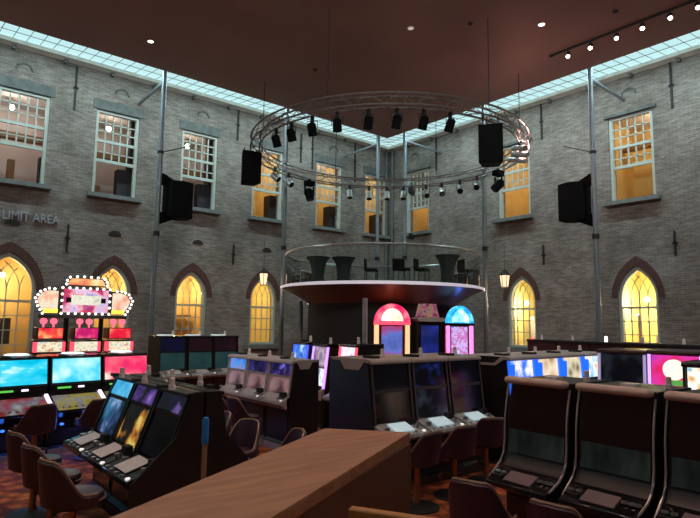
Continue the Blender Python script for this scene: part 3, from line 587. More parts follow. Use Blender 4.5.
# ------------------------------------------------------------------ slot machines
M['dimstrip'] = glow('dim_strip_glow', (.55, .50, .75), .45); M['darktrim'] = mat('dark_grey_trim', (.10, .09, .09), .35, .5, .1, 6)
def upright(lb, x, y, rz, grp, w=.74, H=1.72, depth=.85, dz=.80, out=.34, lean=.10, body='panel', trim='darktrim', cap='cream', up=None, lo=None, deck='silver', card='paper', ends=(), chev=None,
            belly='gloss', sig=True, bw=None, neon=None, split=.52, capT=.065, over=.03, flare=False):
    t = thing('slot_machine', lb, 'slot machine', (x, y, 0), rz, grp)
    bw = bw or w - .03; h = bw / 2; zt = H - capT; zf = dz + .09
    fy = lambda z: -.04 + lean * (z - zf) / (zt - zf)             # the sloping front
    MB().prism([(depth, 0), (-.08, 0), (-.08, .12), (-.03, .16), (-.03, dz - .16), (-.10, dz - .10), (-.10, dz), (fy(zf) + .02, zf), (fy(zt) + .02, zt), (depth, zt)], -h, h, 0).build('cabinet', body, t)
    MB().prism([(fy(zt) - .05, zt), (fy(zt) - over - .02, zt + .03), (fy(zt) - over, H - .01), (fy(zt) + .05, H), (depth, H), (depth, zt)], -h - .012, h + .012, 0).build('top_cap', cap, t, .008)
    zs = zf + (zt - zf) * split
    MB().slab(fy(zf) + .02, zf, fy(zs) + .02, zs, -h + .05, h - .05, .02).build('lower_screen', lo or 'gloss', t)
    MB().slab(fy(zs) + .02, zs + .03, fy(zt) + .02, zt - .01, -h + .05, h - .05, .02).build('upper_screen', up or 'gloss', t)
    MB().slab(fy(zs) + .02, zs - .012, fy(zs) + .02, zs + .03, -h + .03, h - .03, .03).build('screen_divider', trim, t)
    for s_ in (-1, 1):
        MB().slab(fy(zf) + .02, zf - .02, fy(zt) + .02, zt, s_ * (h - .016) - .016, s_ * (h - .016) + .016, .045).build('side_trim', neon or trim, t)
    dk = MB().prism([(fy(zf) + .02, zf), (-out, dz - .02), (-out - .01, dz - .07), (-out + .04, dz - .11), (-.10, dz - .16), (fy(zf) + .02, zf - .1)], -h, h, 0).build('button_deck', deck, t, .008)
    if card: MB().slab(-out + .06, dz + .010, -.09, dz + .083, -h * .50, h * .42, -.008).build('instruction_card', card, dk)
    for k in range(5):
        u = -h * .8 + k * h * .4; yy = -out + .035; MB().lathe([(.026, 0), (.024, .016), (.001, .02)], 8, (u, yy, dz - .014)).build('button', 'chrome' if k != 4 else 'buttonglow', dk)
    for s_ in (-1, 1): MB().lathe([(.04, 0), (.036, .03), (.001, .036)], 10, (s_ * h * .74, -.20, dz + .035)).build('button', 'chrome', dk)
    B(h * .52, h * .86, -.14, -.06, dz + .04, dz + .13).build('bill_slot', 'iron', dk)
    B(-h + .05, h - .05, -.045, -.03, .22, dz - .2).build('belly_panel', belly, t); B(-h, h, -.10, -.03, 0, .11).build('kick_plate', trim, t)
    if sig:
        so = MB().lathe([(.035, 0), (.035, .05), (.028, .055), (.028, .12), (.001, .13)], 10, (h * .25, depth * .35, H)).build('signal_lamp', 'paper', t)
        B(-h * .55, -h * .2, depth * .2, depth * .45, H, H + .035).build('top_vent', 'iron', t)
    for s_ in ends:
        pp = [(depth + .005, 0), (-out + .02, 0), (-out + .02, dz - .05), (fy(zf + .2) + .0, zf + .24), (fy(zt) + .01, H - .005), (depth + .005, H - .005)] if flare else [(depth + .005, 0), (-.10, 0), (-.05, dz - .2), (-.05, zf), (fy(zt) + .01, H - .005), (depth + .005, H - .005)]
        MB().prism(pp, s_ * (h + .013), s_ * (h + .035), 0).build('side_panel', body, t)
        if chev == 'solid':
            MB().prism([(fy(zt) - .02, H + .004), (depth, H + .004), (depth * .92, H - .035), (depth * .72, H - .035), (depth * .60, H - .15), (depth * .25, H - .15), (depth * .13, H - .035), (fy(zt) - .02, H - .045)], s_ * (h + .036), s_ * (h + .048), 0).build('side_cap', cap, t)
        elif chev == 'strip':
            MB().prism([(fy(zt) - .02, H), (depth * .12, H), (depth * .28, H - .11), (depth * .60, H - .11), (depth * .74, H), (depth, H), (depth, H - .04), (depth * .78, H - .04), (depth * .63, H - .15), (depth * .25, H - .15), (depth * .08, H - .05), (fy(zt) - .02, H - .05)], s_ * (h + .036), s_ * (h + .05), 0).build('side_cap', cap, t)
    return t
def local(x, y, rz, u, v=0): return (x + u * cos(rz) - v * sin(rz), y + u * sin(rz) + v * cos(rz))
WESTW = -pi / 2                                                # a machine whose front looks along -x
dark = [S('dark_%d' % i, c, e * .55, 3, seed=i) for i, (c, e) in enumerate((([(.004, .003, .005), (.012, .006, .008), (.14, .02, .03)], .3), ([(.004, .005, .008), (.01, .012, .02), (.08, .10, .14)], .5), ([(.002, .002, .004), (.006, .006, .012)], .5)))]
blueish = S('dark_blue_display', [(.002, .002, .004), (.002, .002, .004), (.003, .004, .010), (.01, .02, .16), (.3, .35, .5)], .5, 4.5, seed=4, lohi=(.36, .78))
deckmat = mat('bright_chrome_deck', (.60, .60, .59), .3, .3, .3, 30)
cardlit = mat('bluish_glowing_card', (.62, .72, .74), .5, 0, .1, 12, (.55, .75, .8), .5)  # card given a glow of its own to brighten the dim deck

# middle bank: three dark machines looking at the camera
fl = ['dark slot machine beside the broad blank end panel, middle bank under the stage', 'dark slot machine with blue on its upper screen, centre of the middle bank', 'dark slot machine closest to the strip edged end panel of the middle bank']
for k, (u, l) in enumerate(zip((-12.54, -11.75, -10.96), fl)):
    upright(l, u, -13.2, -.02, 'dark slot machines of the middle bank', w=.76, H=1.72, depth=.88, up=[dark[2], blueish, dark[2]][k], lo=[dark[0], dark[1], dark[2]][k], deck=deckmat, card=cardlit, ends=(-1,) if k == 0 else (), chev='solid', body='navy')
# bank behind the near machines, lit in blue
bs = [S('blue_show', [(.02, .10, .75), (.10, .25, .95), (.75, .7, 1), (1, .97, 1)], 1.3, 5, seed=2), S('cream_mask', [(.05, .03, .02), (.75, .55, .35), (1, .92, .75)], 1.0, 4, 'cells', 1), S('cream_mask_two', [(.05, .04, .02), (.7, .6, .4), (1, .9, .7)], 1.0, 4, 'cells', 6), S('sky_show', [(.05, .25, .7), (.35, .65, .95), (1, .93, .85), (.9, .4, .2)], 1.1, 5, seed=8)]
hl = ['slot machine with blue and white lit top screen, first past the strip edged end panel', 'slot machine whose top screen shows a pale face between blue bars', 'slot machine whose top screen shows a second smaller pale face', 'slot machine with sky blue and cream picture, last of the blue lit row']
bluebar = glow('blue_bar_glow', (.015, .13, .85), 1.1)
for k in range(4):
    rz = .04; x, y = local(-9.78, -13.40, rz, .86 * k)
    t = upright(hl[k], x, y, rz, 'blue lit slot machines behind the near bank', w=.82, H=1.70, up=bs[k], lo=dark[2], cap='whitecap', neon=bluebar, ends=(-1,) if k == 0 else (), chev='strip', split=.42, lean=.05)
    B(-.41, -.28, -.06, .04, 1.22, 1.58).build('blue_light_bar', bluebar, t, .02)
# tall machines behind the near bank, looking along the same way
il = [('tall dark machine with thin light strips behind the near bank', dark[1], dark[2], 'dimstrip', 1.84), ('tall machine with violet side strips and red and white picture', S('fruit_show', [(.55, .01, .06), (.75, .02, .14), (.75, .04, .35), (.30, .05, .5)], 1.0, 2, seed=3), S('red_white_show', [(.8, .12, .05), (1, .5, .3), (1, .95, .88)], 1.0, 3, seed=5), 'violetled', 1.86)]
for (l, u, lo, nm, H), y in zip(il, (-14.60, -15.38)):
    t = upright(l, -8.85, y, WESTW + .05, 'tall machines behind the near bank', w=.76, H=H, up=u, lo=lo, neon=M[nm], cap='maroon', body='maroon', split=.40, lean=.05, belly='panel', sig=False)
    if nm == 'violetled':
        us = [c for c in t.children if c.name.startswith('upper_screen')][0]
        for nm2, m2, c2, r2, dy in (('picture_disc', glow('cream_disc_glow', (1, .95, .72), 1.1), (.0, 1.58), .15, 0), ('picture_base', glow('green_base_glow', (.10, .42, .08), .8), (.05, 1.39), .09, -.004)):
            MB().prism([(c2[0] + r2 * cos(2 * pi * i / 24) * (1.6 if 'base' in nm2 else 1), c2[1] + r2 * sin(2 * pi * i / 24) * (.45 if 'base' in nm2 else 1)) for i in range(24)], -.035 + dy, -.01, 1).build(nm2, m2, us)
upright('machine with bright cartoon coloured screen at the frame edge behind the near bank', -9.75, -16.22, WESTW + .1, 'tall machines behind the near bank', w=.80, H=1.76, up=S('cartoon_show', [(.1, .45, .7), (.95, .85, .6), (1, .98, .9), (.9, .45, .15), (.3, .2, .15)], 1.1, 5, seed=9), lo=S('teal_show', [(.02, .2, .35), (.1, .6, .8)], 1.0, 3), cap='gloss', body='panel', split=.12, lean=.02, sig=False)
# far row with maroon backs toward the camera
jl = ['maroon machine back at the inner end of the far row by the amber arch window', 'maroon machine back second along the far row', 'maroon machine back third along the far row', 'maroon machine back fourth along the far row', 'maroon machine back fifth along the far row', 'maroon machine back at the outer end of the far row']
for k in range(6):
    x, y = -4.6, -10.6 - .86 * k
    t = thing('slot_machine', jl[k], 'slot machine', (x, y, 0), 0, 'maroon slot machines of the far row')
    B(0, .75, -.41, .41, 0, 1.78).build('cabinet', 'maroon', t, .01); B(-.015, 0, -.36, .36, .2, 1.6).build('back_panel', 'maroon', t, .01); B(-.03, .8, -.42, .42, 1.78, 1.84).build('top_cap', 'iron', t, .01)
    MB().lathe([(.035, 0), (.035, .05), (.028, .055), (.028, .12), (.001, .13)], 10, (.2, .1, 1.84)).build('signal_lamp', 'lampwhite' if k in (2, 5) else 'paper', t)
    B(-.03, .0, -.15, .15, 1.40, 1.5).build('back_vent', 'iron', t)
    B(.75, .78, -.36, .36, 1.0, 1.7).build('screen', dark[1], t); B(.75, 1.08, -.40, .40, .68, .8).build('button_deck', 'silver', t, .01)
# white trimmed bank
dl = ['white trimmed machine at the near end, beside its black end panel', 'white trimmed machine in the middle of its three', 'white trimmed machine at the far end, toward the window wall']
pinkpan = S('pink_paytable', [(.10, .05, .06), (.30, .15, .16), (.42, .26, .26)], .55, 5, seed=1)
dsc = [S('blue_reel_%d' % i, [(.006, .006, .03), (.012, .01, .06), (.03, .02, .14), (.2, .18, .8)], .8, 6, seed=i) for i in range(2)] + [S('blue_reel_far', [(.02, .1, .5), (.05, .3, .9), (.3, .2, .3)], .9, 3, seed=7)]
for k, y in enumerate((-10.22, -9.45, -8.68)):
    upright(dl[k], -12.40, y, WESTW, 'white trimmed slot machines', w=.77, H=1.54, depth=.54, dz=.87, out=.20, lean=.06, trim='whitecap', cap='whitecap', up=dsc[k], lo=pinkpan, deck='whitecap', card=None, ends=(1,) if k == 0 else (), chev='solid', split=.55, belly='panel')
# neon machines behind it
el = ['neon blue edged machine farthest back beside the stage drum', 'violet neon edged machine with white lit screen between two black end panels', 'machine with pink neon edges and pale top screen, rising behind the blank end panel']
em = [(S('blue_pay', [(.02, .05, .4), (.06, .25, .8), (.5, .8, 1)], 1.0, 5, seed=4), S('blue_pay_low', [(.1, .3, .9), (.6, .9, 1)], 1.1, 3), glow('neon_blue', (.04, .10, .9), 1.3)),
      (S('violet_pay', [(.06, .05, .10), (.25, .22, .35), (.45, .35, .5), (.7, .65, .8)], .8, 8, seed=2), S('white_violet', [(.03, .05, .15), (.75, .75, 1), (.9, .95, 1), (.03, .1, .2)], 1.0, 4, seed=6), glow('neon_violet', (.50, .26, 1), 1.6)),
      (S('pale_pay', [(.5, .3, .6), (.85, .75, .95), (1, .95, 1)], 1.1, 8, seed=3), S('white_violet', [], 1), M['redled'])]
for k, (y, H, x) in enumerate(((-8.62, 1.79, -10.9), (-9.33, 1.77, -10.9), (-10.22, 1.80, -10.9))):
    upright(el[k], x, y, WESTW - .1, 'neon edged machines behind the white trimmed bank', w=.62, H=H, depth=.7, up=em[k][0], lo=em[k][1], neon=em[k][2], cap='gloss', trim='silver', split=.48, lean=.10, deck='whitecap', belly='panel')
# row of tall dark machines before the long wall
cl = ['tall dark machine nearest the lit sign, below the arched window', 'tall dark machine in the middle of its row below the arched window', 'tall dark machine at the end of its row nearest the white trimmed bank']
tealpan = S('teal_idle', [(.02, .06, .065), (.035, .10, .105), (.05, .13, .13)], .35, 2, seed=3); idle = [S('idle_blue', [(.004, .005, .022), (.009, .01, .05)], .5, 2), S('idle_maroon', [(.02, .006, .01), (.035, .01, .018)], .4, 2), S('idle_maroon_two', [(.018, .006, .014), (.03, .01, .02)], .4, 2, seed=2)]
for k, x in enumerate((-11.83, -11.04, -10.27)):
    t = upright(cl[k], x, -4.1, 0, 'tall dark machines before the long wall', w=.78, H=1.80, depth=.8, up=idle[k], lo=tealpan, cap='gloss', trim='panel', split=.55, lean=.06)
    MB().lathe([(.001, .03), (.20, .025), (.22, 0)], 20, (-.14, .25, 1.80)).build('top_lamp', mat('pale_top_lamp_%d' % k, (.8, .82, .8), .4, 0, .05, 5, (.9, .95, .95), .35), t)
# near bank with long curved screens
def curved(lb, x, y, rz, k):
    t = thing('slot_machine', lb, 'slot machine', (x, y, 0), rz, 'curved screen slot machines of the near bank'); h = .325; H = 1.66
    cur = [(.10, 1.62), (.085, 1.56), (.055, 1.45), (.03, 1.32), (.02, 1.20), (.015, 1.08), (-.005, .98), (-.05, .90), (-.12, .845)]
    MB().prism([(.80, 0), (-.06, 0), (-.06, .12), (.0, .16), (.0, .62), (-.22, .70), (-.25, .78)] + [(a + .02, b) for a, b in reversed(cur)] + [(.12, H), (.80, H)], -h, h, 0).build('cabinet', 'panel', t)
    mb = MB(); q = cur[:5]
    for (a, b), (c, d) in zip(q, q[1:]): mb.add([(-h + .03, a, b), (h - .03, a, b), (h - .03, c, d), (-h + .03, c, d)], [(0, 1, 2, 3)])
    mb.build('upper_screen', S('sleeping_maroon', [(.006, .0015, .0015), (.010, .003, .003), (.014, .004, .004)], .4, 1.5, spec=.12), t)
    mb = MB(); q = cur[4:7]
    for (a, b), (c, d) in zip(q, q[1:]): mb.add([(-h + .03, a, b), (h - .03, a, b), (h - .03, c, d), (-h + .03, c, d)], [(0, 1, 2, 3)])
    mb.build('lower_screen', S('sleeping_glass', [(.004, .006, .006), (.010, .014, .013), (.020, .024, .022)], .6, 2.5, stretch=(3, 1, 1), spec=.2), t)
    for s_ in (-1, 1): MB().tube([(s_ * (h + .005), a - .02, b) for a, b in cur] + [(s_ * (h - .005), -.24, .79), (s_ * (h - .03), -.31, .75)], [.009] * 6 + [.011] * 5, 6).build('curved_trim', 'silver', t)
    dk = MB().prism([(-.03, .875), (-.14, .845), (-.33, .765), (-.33, .72), (-.22, .68), (-.03, .70)], -h + .01, h - .01, 0).build('button_deck', 'gloss', t, .01)
    MB().slab(-.29, .782, -.15, .84, -h * .45, h * .42, -.012).build('touch_panel', 'touch', dk)
    for a in (-.82, -.62, .56, .74, .88): MB().lathe([(.028, 0), (.025, .016), (.001, .02)], 10, (a * h, -.2, .825)).build('button', 'chrome', dk)
    B(-h * .92, -h * .55, -.27, -.20, .775, .815).build('card_reader', 'iron', dk)
    MB().box(-h + .0, h - .0, -.02, .10, 1.63, 1.70).build('top_pad', 'pad', t, .03)
    B(-.05, .07, .28, .40, H, H + .045).build('top_label', 'paper', t); B(-h, h, .12, .80, H, H + .012).build('top_plate', 'panel', t)
    B(-h + .05, h - .05, -.012, .0, .2, .58).build('belly_panel', 'gloss', t); B(-h, h, -.09, -.06, 0, .11).build('kick_plate', 'silver', t)
    MB().lathe([(.03, 0), (.03, .05), (.024, .055), (.024, .11), (.001, .12)], 10, (.26, .5, H)).build('signal_lamp', 'paper', t)
    return t
gl = ['near machine with tall curved black screen, first from the aisle', 'near machine with tall curved black screen, second from the aisle', 'near machine with tall curved black screen, cut by the frame edge']
for k, y in enumerate((-15.73, -16.47, -17.21)): curved(gl[k], -13.15, y, WESTW - .03, k)
# side cabinets: the partners standing behind the near bank
for k, y in enumerate((-15.73, -16.47, -17.21)):
    t = upright(['machine standing back to back with the first near curved machine', 'machine standing back to back with the second near curved machine', 'machine standing back to back with the third near curved machine'][k], -11.45, y, pi / 2, 'machines behind the near curved bank', w=.7, H=1.58, depth=.85, cap='gloss', lo=dark[2], up=dark[2], sig=False)
# slanted bank with cards on the decks, seen from its end
bl = ['slanted machine at the near end of the card topped bank', 'slanted machine with an orange and yellow reel glass, middle of its three', 'slanted machine with blue reel glass at the far end, by the red screen']
lo_ = [dark[2], S('rainbow_reel', [(.006, .006, .006), (.008, .008, .008), (.012, .012, .012), (.55, .22, .03), (.8, .65, .15), (.1, .45, .25)], .8, 3, seed=5, lohi=(.36, .74)), S('orange_reel', [(.006, .006, .008), (.008, .008, .012), (.012, .012, .02), (.5, .2, .08), (.8, .5, .35)], .8, 3, seed=12, lohi=(.36, .74)), S('blue_reel_glass', [(.006, .01, .02), (.01, .02, .05), (.05, .12, .3), (.5, .6, .9)], .7, 3, seed=14, lohi=(.36, .74))]
up_ = [S('violet_glow', [(.006, .007, .012), (.01, .014, .02), (.015, .015, .04), (.35, .2, .7)], .7, 2.5, seed=2), S('violet_glow_two', [(.008, .008, .02), (.012, .012, .03), (.12, .06, .3), (.5, .3, .85)], .8, 2.5, seed=6), S('violet_glow_three', [(.01, .01, .05), (.04, .04, .22), (.06, .06, .3), (.5, .2, .3)], .8, 2.5, seed=9), S('cyan_glow', [(.02, .1, .3), (.05, .4, .7), (.3, .7, .9)], 1.0, 2.5, seed=1)]
for k, y in enumerate((-12.90, -12.12, -11.34)):
    upright(bl[k], -15.66, y, WESTW, 'slanted machines of the card topped bank', w=.78, H=1.48, depth=.32, dz=.71, out=.40, lean=.24, cap='panel', trim='panel', up=up_[(0, 1, 3)[k]], lo=lo_[(0, 1, 3)[k]], deck='gloss', card='paper', ends=(1,) if k == 0 else (), split=.66, capT=.05, flare=True)
bl2 = ['near end machine on the other side of the card topped bank', 'second machine on the other side of the card topped bank', 'far end machine on the other side of the card topped bank']
for k, y in enumerate((-12.90, -12.12, -11.34)):
    upright(bl2[k], -15.28 + .22, y, pi / 2, 'machines on the far side of the card topped bank', w=.78, H=1.48, depth=.24, dz=.71, out=.36, lean=.12, cap='panel', trim='panel', deck='gloss', up=dark[1], lo=dark[2], ends=(-1,) if k == 0 else (), split=.66, capT=.05, flare=True)

# wide screen bank at the edge of the frame
def wide(lb, x, y, rz, scr, art, ledc):
    t = thing('slot_machine', lb, 'slot machine', (x, y, 0), rz, 'wide screen slot machines'); h = .425
    MB().prism([(.7, 0), (-.06, 0), (-.06, .10), (.02, .14), (.02, .52), (-.16, .62), (-.34, .70), (-.34, .74), (-.02, .93), (.0, 1.06), (.07, 1.58), (.7, 1.58)], -h, h, 0).build('cabinet', 'gloss', t)
    MB().slab(.005, 1.10, .07, 1.56, -h + .0, h - .0, .03).build('screen_frame', 'iron', t)
    MB().slab(.0, 1.14, .055, 1.53, -h + .025, h - .03, .045).build('screen', scr, t)
    MB().slab(-.005, 1.035, .004, 1.085, -h + .03, h - .03, .03).build('info_bar', 'gloss', t)
    MB().slab(-.038, 1.045, -.030, 1.075, -.32, -.10, .01).build('green_display', 'greenled', t); MB().slab(-.038, 1.045, -.03, 1.075, .02, .12, .01).build('white_display', 'whiteled', t)
    dk = MB().slab(-.345, .735, -.03, .93, -h + .02, h - .06, .012).build('deck_artwork', art, t)
    for k in range(7): MB().lathe([(.03, 0), (.026, .02), (.001, .026)], 10, (-.33 + k * .105, -.31, .765)).build('button', 'chrome', dk)
    MB().slab(-.35, .74, -.02, .95, h - .055, h - .005, .035).build('light_strip', 'whiteled', t)
    MB().lathe([(.001, .05), (.16, .045), (.20, .02), (.20, 0)], 24, (0, .22, 1.58)).build('halo_lamp', mat('halo_glow', (.9, .92, 1), .4, 0, .02, 5, (.85, .92, 1), 1.3), t)
    MB().tube([(.2 * cos(2 * pi * i / 20), .22 + .2 * sin(2 * pi * i / 20), 1.59) for i in range(20)], .02, 6, True).build('halo_ring', 'chrome', t)
    B(-h + .04, h - .04, .0, .02, .16, .5).build('belly_panel', 'panel', t)
    for s_ in (-1, 1): MB().ball((s_ * .2, -.01, .46), .035, 10, .6).build('base_light', 'bluespot', t)
    B(-h, h, -.10, -.06, 0, .09).build('kick_plate', 'silver', t)
    lamp('AREA', 'base_glow', (0, -.12, .5), 2.2, (.1, .2, 1), .3, t, (0, -.6, 0)); return t
rz = .17
ws = [S('sea_one', [(.0, .22, .45), (.0, .48, .72), (.05, .62, .80), (.75, .95, .95)], 1.15, 2.2, seed=2, stretch=(.8, 1, 2)), S('sea_two', [(.0, .42, .70), (.05, .58, .80), (.30, .78, .86), (.85, .97, .95)], 1.15, 2.4, seed=11, stretch=(1, 1, 1)), S('red_show', [(.55, .01, .12), (.85, .03, .13), (.9, .12, .18), (1, .7, .6)], 1.15, 2.4, seed=5)]
wa = [S('red_art', [(.35, .02, .03), (.5, .06, .08), (.30, .24, .28), (.6, .55, .55)], .42, 5, seed=1), S('yellow_art', [(.40, .32, .03), (.55, .45, .08), (.35, .30, .34), (.6, .5, .5)], .42, 5, seed=2), S('green_art', [(.03, .3, .12), (.3, .3, .1), (.35, .1, .1), (.4, .4, .4)], .42, 5, seed=3)]
wlb = ['wide screen machine with sea picture, at the frame edge', 'wide screen machine with turquoise picture and yellow deck artwork, between two others', 'wide screen machine with red picture, partly behind the slanted bank']
for k in range(3):
    x, y = local(-15.28, -8.28, rz, -.87 + .89 * k); wide(wlb[k], x, y, rz, ws[k], wa[k], None)
# machines under the big sign
kl = ['red topped machine under the fan wing of the big lit sign, window 1 side', 'red topped machine under the centre of the big lit sign', 'red topped machine under the sign wing close to the tall dark machines']
kl[0] = 'red topped machine under the big sign, closest to the frame edge'
rs = [S('red_box', [(.65, .004, .04), (.8, .012, .05), (.95, .10, .06), (1, .5, .2)], 1.0, 3.5, seed=2), S('magenta_box', [(.35, .01, .16), (.65, .015, .14), (.95, .25, .35)], 1.0, 3.5, seed=4), S('red_box_two', [(.65, .004, .04), (.85, .02, .05), (1, .35, .12)], 1.0, 3.5, seed=7)]
ps = [S('reel_pay_%d' % i, [(.55, .15, .12), (.8, .6, .35), (.95, .88, .7), (.55, .6, .4), (.8, .65, .75)], 1.0, 9, seed=i) for i in range(3)]
lampred = glow('pink_red_lamp', (1, .13, .2), 1.5)
for k, x in enumerate((-14.80, -14.0, -13.2)):
    t = thing('slot_machine', kl[k], 'slot machine', (x, -4.0, 0), 0, 'red topped machines under the sign')
    B(-.34, .34, 0, .7, 0, 1.40).build('cabinet', 'gloss', t, .01); B(-.33, .33, -.03, .5, 1.40, 1.70).build('pay_box', 'gloss', t, .02); B(-.26, .26, -.045, -.03, 1.43, 1.66).build('pay_screen', ps[k], t)
    for s_ in (-1, 1): B(s_ * .30 - .035, s_ * .30 + .035, -.05, .1, 1.42, 1.66).build('red_edge', 'redled', t, .015)
    B(-.27, .31, .05, .5, 1.72, 2.0).build('top_box', 'maroon', t, .02); B(-.24, .28, .035, .05, 1.74, 1.98).build('top_screen', rs[k], t)
    for u in (-.12, .10): MB().lathe([(.02, 0), (.02, .06), (.07, .10), (.085, .15), (.06, .2), (.001, .22)], 12, (u, .2, 2.0)).build('beacon_lamp', lampred, t)
    B(-.27, .27, -.012, 0, .95, 1.36).build('screen', S('cool_reel', [(.05, .2, .5), (.2, .6, .9), (.9, .9, 1)], .9, 4, seed=3), t); MB().prism([(0, .70), (-.28, .70), (-.30, .76), (0, .90)], -.34, .34, 0).build('button_deck', 'silver', t, .01)
# the sign
t = thing('casino_sign', 'big lit fan shaped sign with rows of bulbs above the red topped machines', 'sign', (-14.05, -3.9, 0))
for x in (-.40, .40): B(x - .045, x + .045, -.05, .05, 0, 2.26).build('post', 'black', t)
B(-1.0, 1.0, -.08, .08, 2.22, 2.30).build('crossbar', 'iron', t)
B(-.58, .58, -.07, .07, 2.31, 2.98).build('panel_box', 'iron', t)
B(-.52, .52, -.085, -.07, 2.36, 2.93).build('panel_artwork', S('sign_art', [(.35, .04, .25), (.7, .05, .12), (.95, .5, .65), (.75, .6, .95), (.15, .12, .5)], .85, 3.2, seed=4), t)
B(-.34, .34, -.10, -.085, 2.55, 2.78).build('word_plate', S('pale_plate', [(.55, .7, .5), (.9, .85, .7), (.5, .55, .4)], .9, 8, seed=1), t)
for x in (-.40, .40): B(x - .055, x + .055, -.105, -.085, 2.60, 2.72).build('black_square', 'black', t)
MB().prism([(-.50, 3.0), (.50, 3.0), (.46, 3.12), (.40, 3.22), (-.40, 3.22), (-.46, 3.12)], -.06, .06, 1).build('crown', 'iron', t)
MB().prism([(-.44, 3.03), (.44, 3.03), (.40, 3.12), (.35, 3.19), (-.35, 3.19), (-.40, 3.12)], -.075, -.06, 1).build('crown_artwork', S('crown_art', [(.9, .18, .12), (1, .55, .2), (1, .85, .45)], .9, 4, seed=2), t)
bulbs = []
for s_ in (-1, 1):
    wing = [(s_ * .60, 2.33), (s_ * .95, 2.33), (s_ * 1.06, 2.50), (s_ * 1.12, 2.68), (s_ * 1.02, 2.84), (s_ * .84, 2.92), (s_ * .60, 2.90)]
    MB().prism(wing, -.05, .05, 1).build('wing', 'iron', t); c = (s_ * .78, 2.62)
    MB().prism([(c[0] + (p[0] - c[0]) * .86, c[1] + (p[1] - c[1]) * .86) for p in wing], -.065, -.05, 1).build('wing_artwork', S('wing_art', [(.95, .3, .2), (1, .6, .4), (1, .88, .7), (1, .72, .1)], .9, 4, seed=3), t)
    MB().box(s_ * .62, s_ * .92, -.075, -.06, 2.34, 2.44).build('yellow_bar', glow('yellow_bar_glow_%d' % (s_ + 1), (1, .72, .08), 1.1), t)
    ed = wing[1:]
    for a, b in zip(ed, ed[1:]): bulbs += [a, ((a[0] + b[0]) / 2, (a[1] + b[1]) / 2)]
for k in range(8): bulbs += [(-.55 + 1.1 * k / 7, 2.95), (-.55 + 1.1 * k / 7, 2.335)]
for k in range(1, 4): bulbs += [(-.55, 2.335 + .615 * k / 4), (.55, 2.335 + .615 * k / 4)]
bulbs += [(-.47, 3.04), (-.46, 3.13), (-.40, 3.21), (-.24, 3.23), (-.08, 3.235), (.08, 3.235), (.24, 3.23), (.40, 3.21), (.46, 3.13), (.47, 3.04)]
for u, z in bulbs: MB().ball((u, -.10, z), .032, 8).build('bulb', 'bulb', t)
lamp('POINT', 'sign_light', (-14.02, -4.5, 2.7), 14, (1, .75, .65), .3)

# ------------------------------------------------------------------ chairs
def chair(lb, x, y, rz, cover='violet', grp=None, s=1.0, hb=.95):
    """sitter looks along local +y; the back curves round behind"""
    t = thing('casino_chair', lb, 'chair', (x, y, 0), rz, grp)
    MB().lathe([(.001, .50), (.20, .50), (.245, .52), (.255, .57), (.235, .615), (.15, .63), (.001, .632)], 24, (0, .02, 0)).build('seat', cover, t)
    MB().tube([(.255 * cos(2 * pi * i / 28), .02 + .255 * sin(2 * pi * i / 28), .56) for i in range(28)], .012, 6, True).build('seat_piping', 'piping', t)
    n = 28; vs = []; top = []; ri, ro = .235, .285
    for i in range(n + 1):
        a = -pi / 2 + (i / n - .5) * 2 * R(108); q = abs(i / n - .5) * 2
        f = 1 if q < .30 else .5 + .5 * cos(pi * min(1, (q - .30) / .45)); zt = .66 + (hb - .66) * f - .03 * q; lean = .05 * f
        for r_, z, l in ((ri, .54, 0), (ri + .01, zt - .02, lean), (ri + .025 + .0, zt, lean), (ro, zt - .02, lean), (ro, .54, 0)): vs.append((r_ * cos(a), .02 + r_ * sin(a) - l, z))
        top.append((.26 * cos(a), .02 + .26 * sin(a) - lean, zt))
    fs = [(5 * i + j, 5 * (i + 1) + j, 5 * (i + 1) + (j + 1) % 5, 5 * i + (j + 1) % 5) for i in range(n) for j in range(5)] + [(0, 1, 2, 3, 4), tuple(5 * n + j for j in (4, 3, 2, 1, 0))]
    MB().add(vs, fs).build('backrest', cover, t); MB().tube(top, .012, 6).build('back_piping', 'piping', t)
    MB().lathe([(.05, .06), (.036, .12), (.036, .50)], 14).build('pedestal', 'gold', t)
    MB().lathe([(.27, 0), (.27, .015), (.24, .03), (.06, .06), (.001, .062)], 28).build('base_disc', 'iron', t)
    MB().tube([(.20 * cos(a), .20 * sin(a), .24) for a in [R(10 + 16 * i) for i in range(11)]], .012, 6).build('footrest', 'gold', t)
    MB().box(-.03, .03, .03, .19, .22, .26).build('footrest_arm', 'gold', t)
    return t
EAST = -pi / 2                                                # sitter looking along +x
g1 = 'chairs at the near curved machines'
for k, y in enumerate((-15.72, -16.48, -17.25)): chair(['violet chair at the first near curved machine, closest to the aisle', 'violet chair at the second near curved machine, seen from behind', 'violet chair at the last near curved machine'][k], -13.93, y, EAST + (.25, .1, 0)[k], 'violet', g1)
g2 = 'chairs at the middle bank'
for k, (x, y) in enumerate(((-12.78, -13.88), (-12.06, -13.86), (-11.2, -13.72))): chair(['violet chair at the middle bank next to the wooden counter', 'violet chair in the centre of the middle bank', 'violet chair at the end of the middle bank by the near curved machines'][k], x, y, (.1, -.15, -.5)[k], 'violet', g2, hb=.93)
g3 = 'chairs at the card topped bank'
for k, y in enumerate((-13.02, -12.24, -11.42)): chair(['plum chair in front of the nearest card topped deck', 'plum chair in the middle of the card topped bank', 'plum chair at the far end of the card topped bank'][k], -16.45, y, EAST + .2, 'plum', g3)
g4 = 'chairs between the card topped and white trimmed banks'
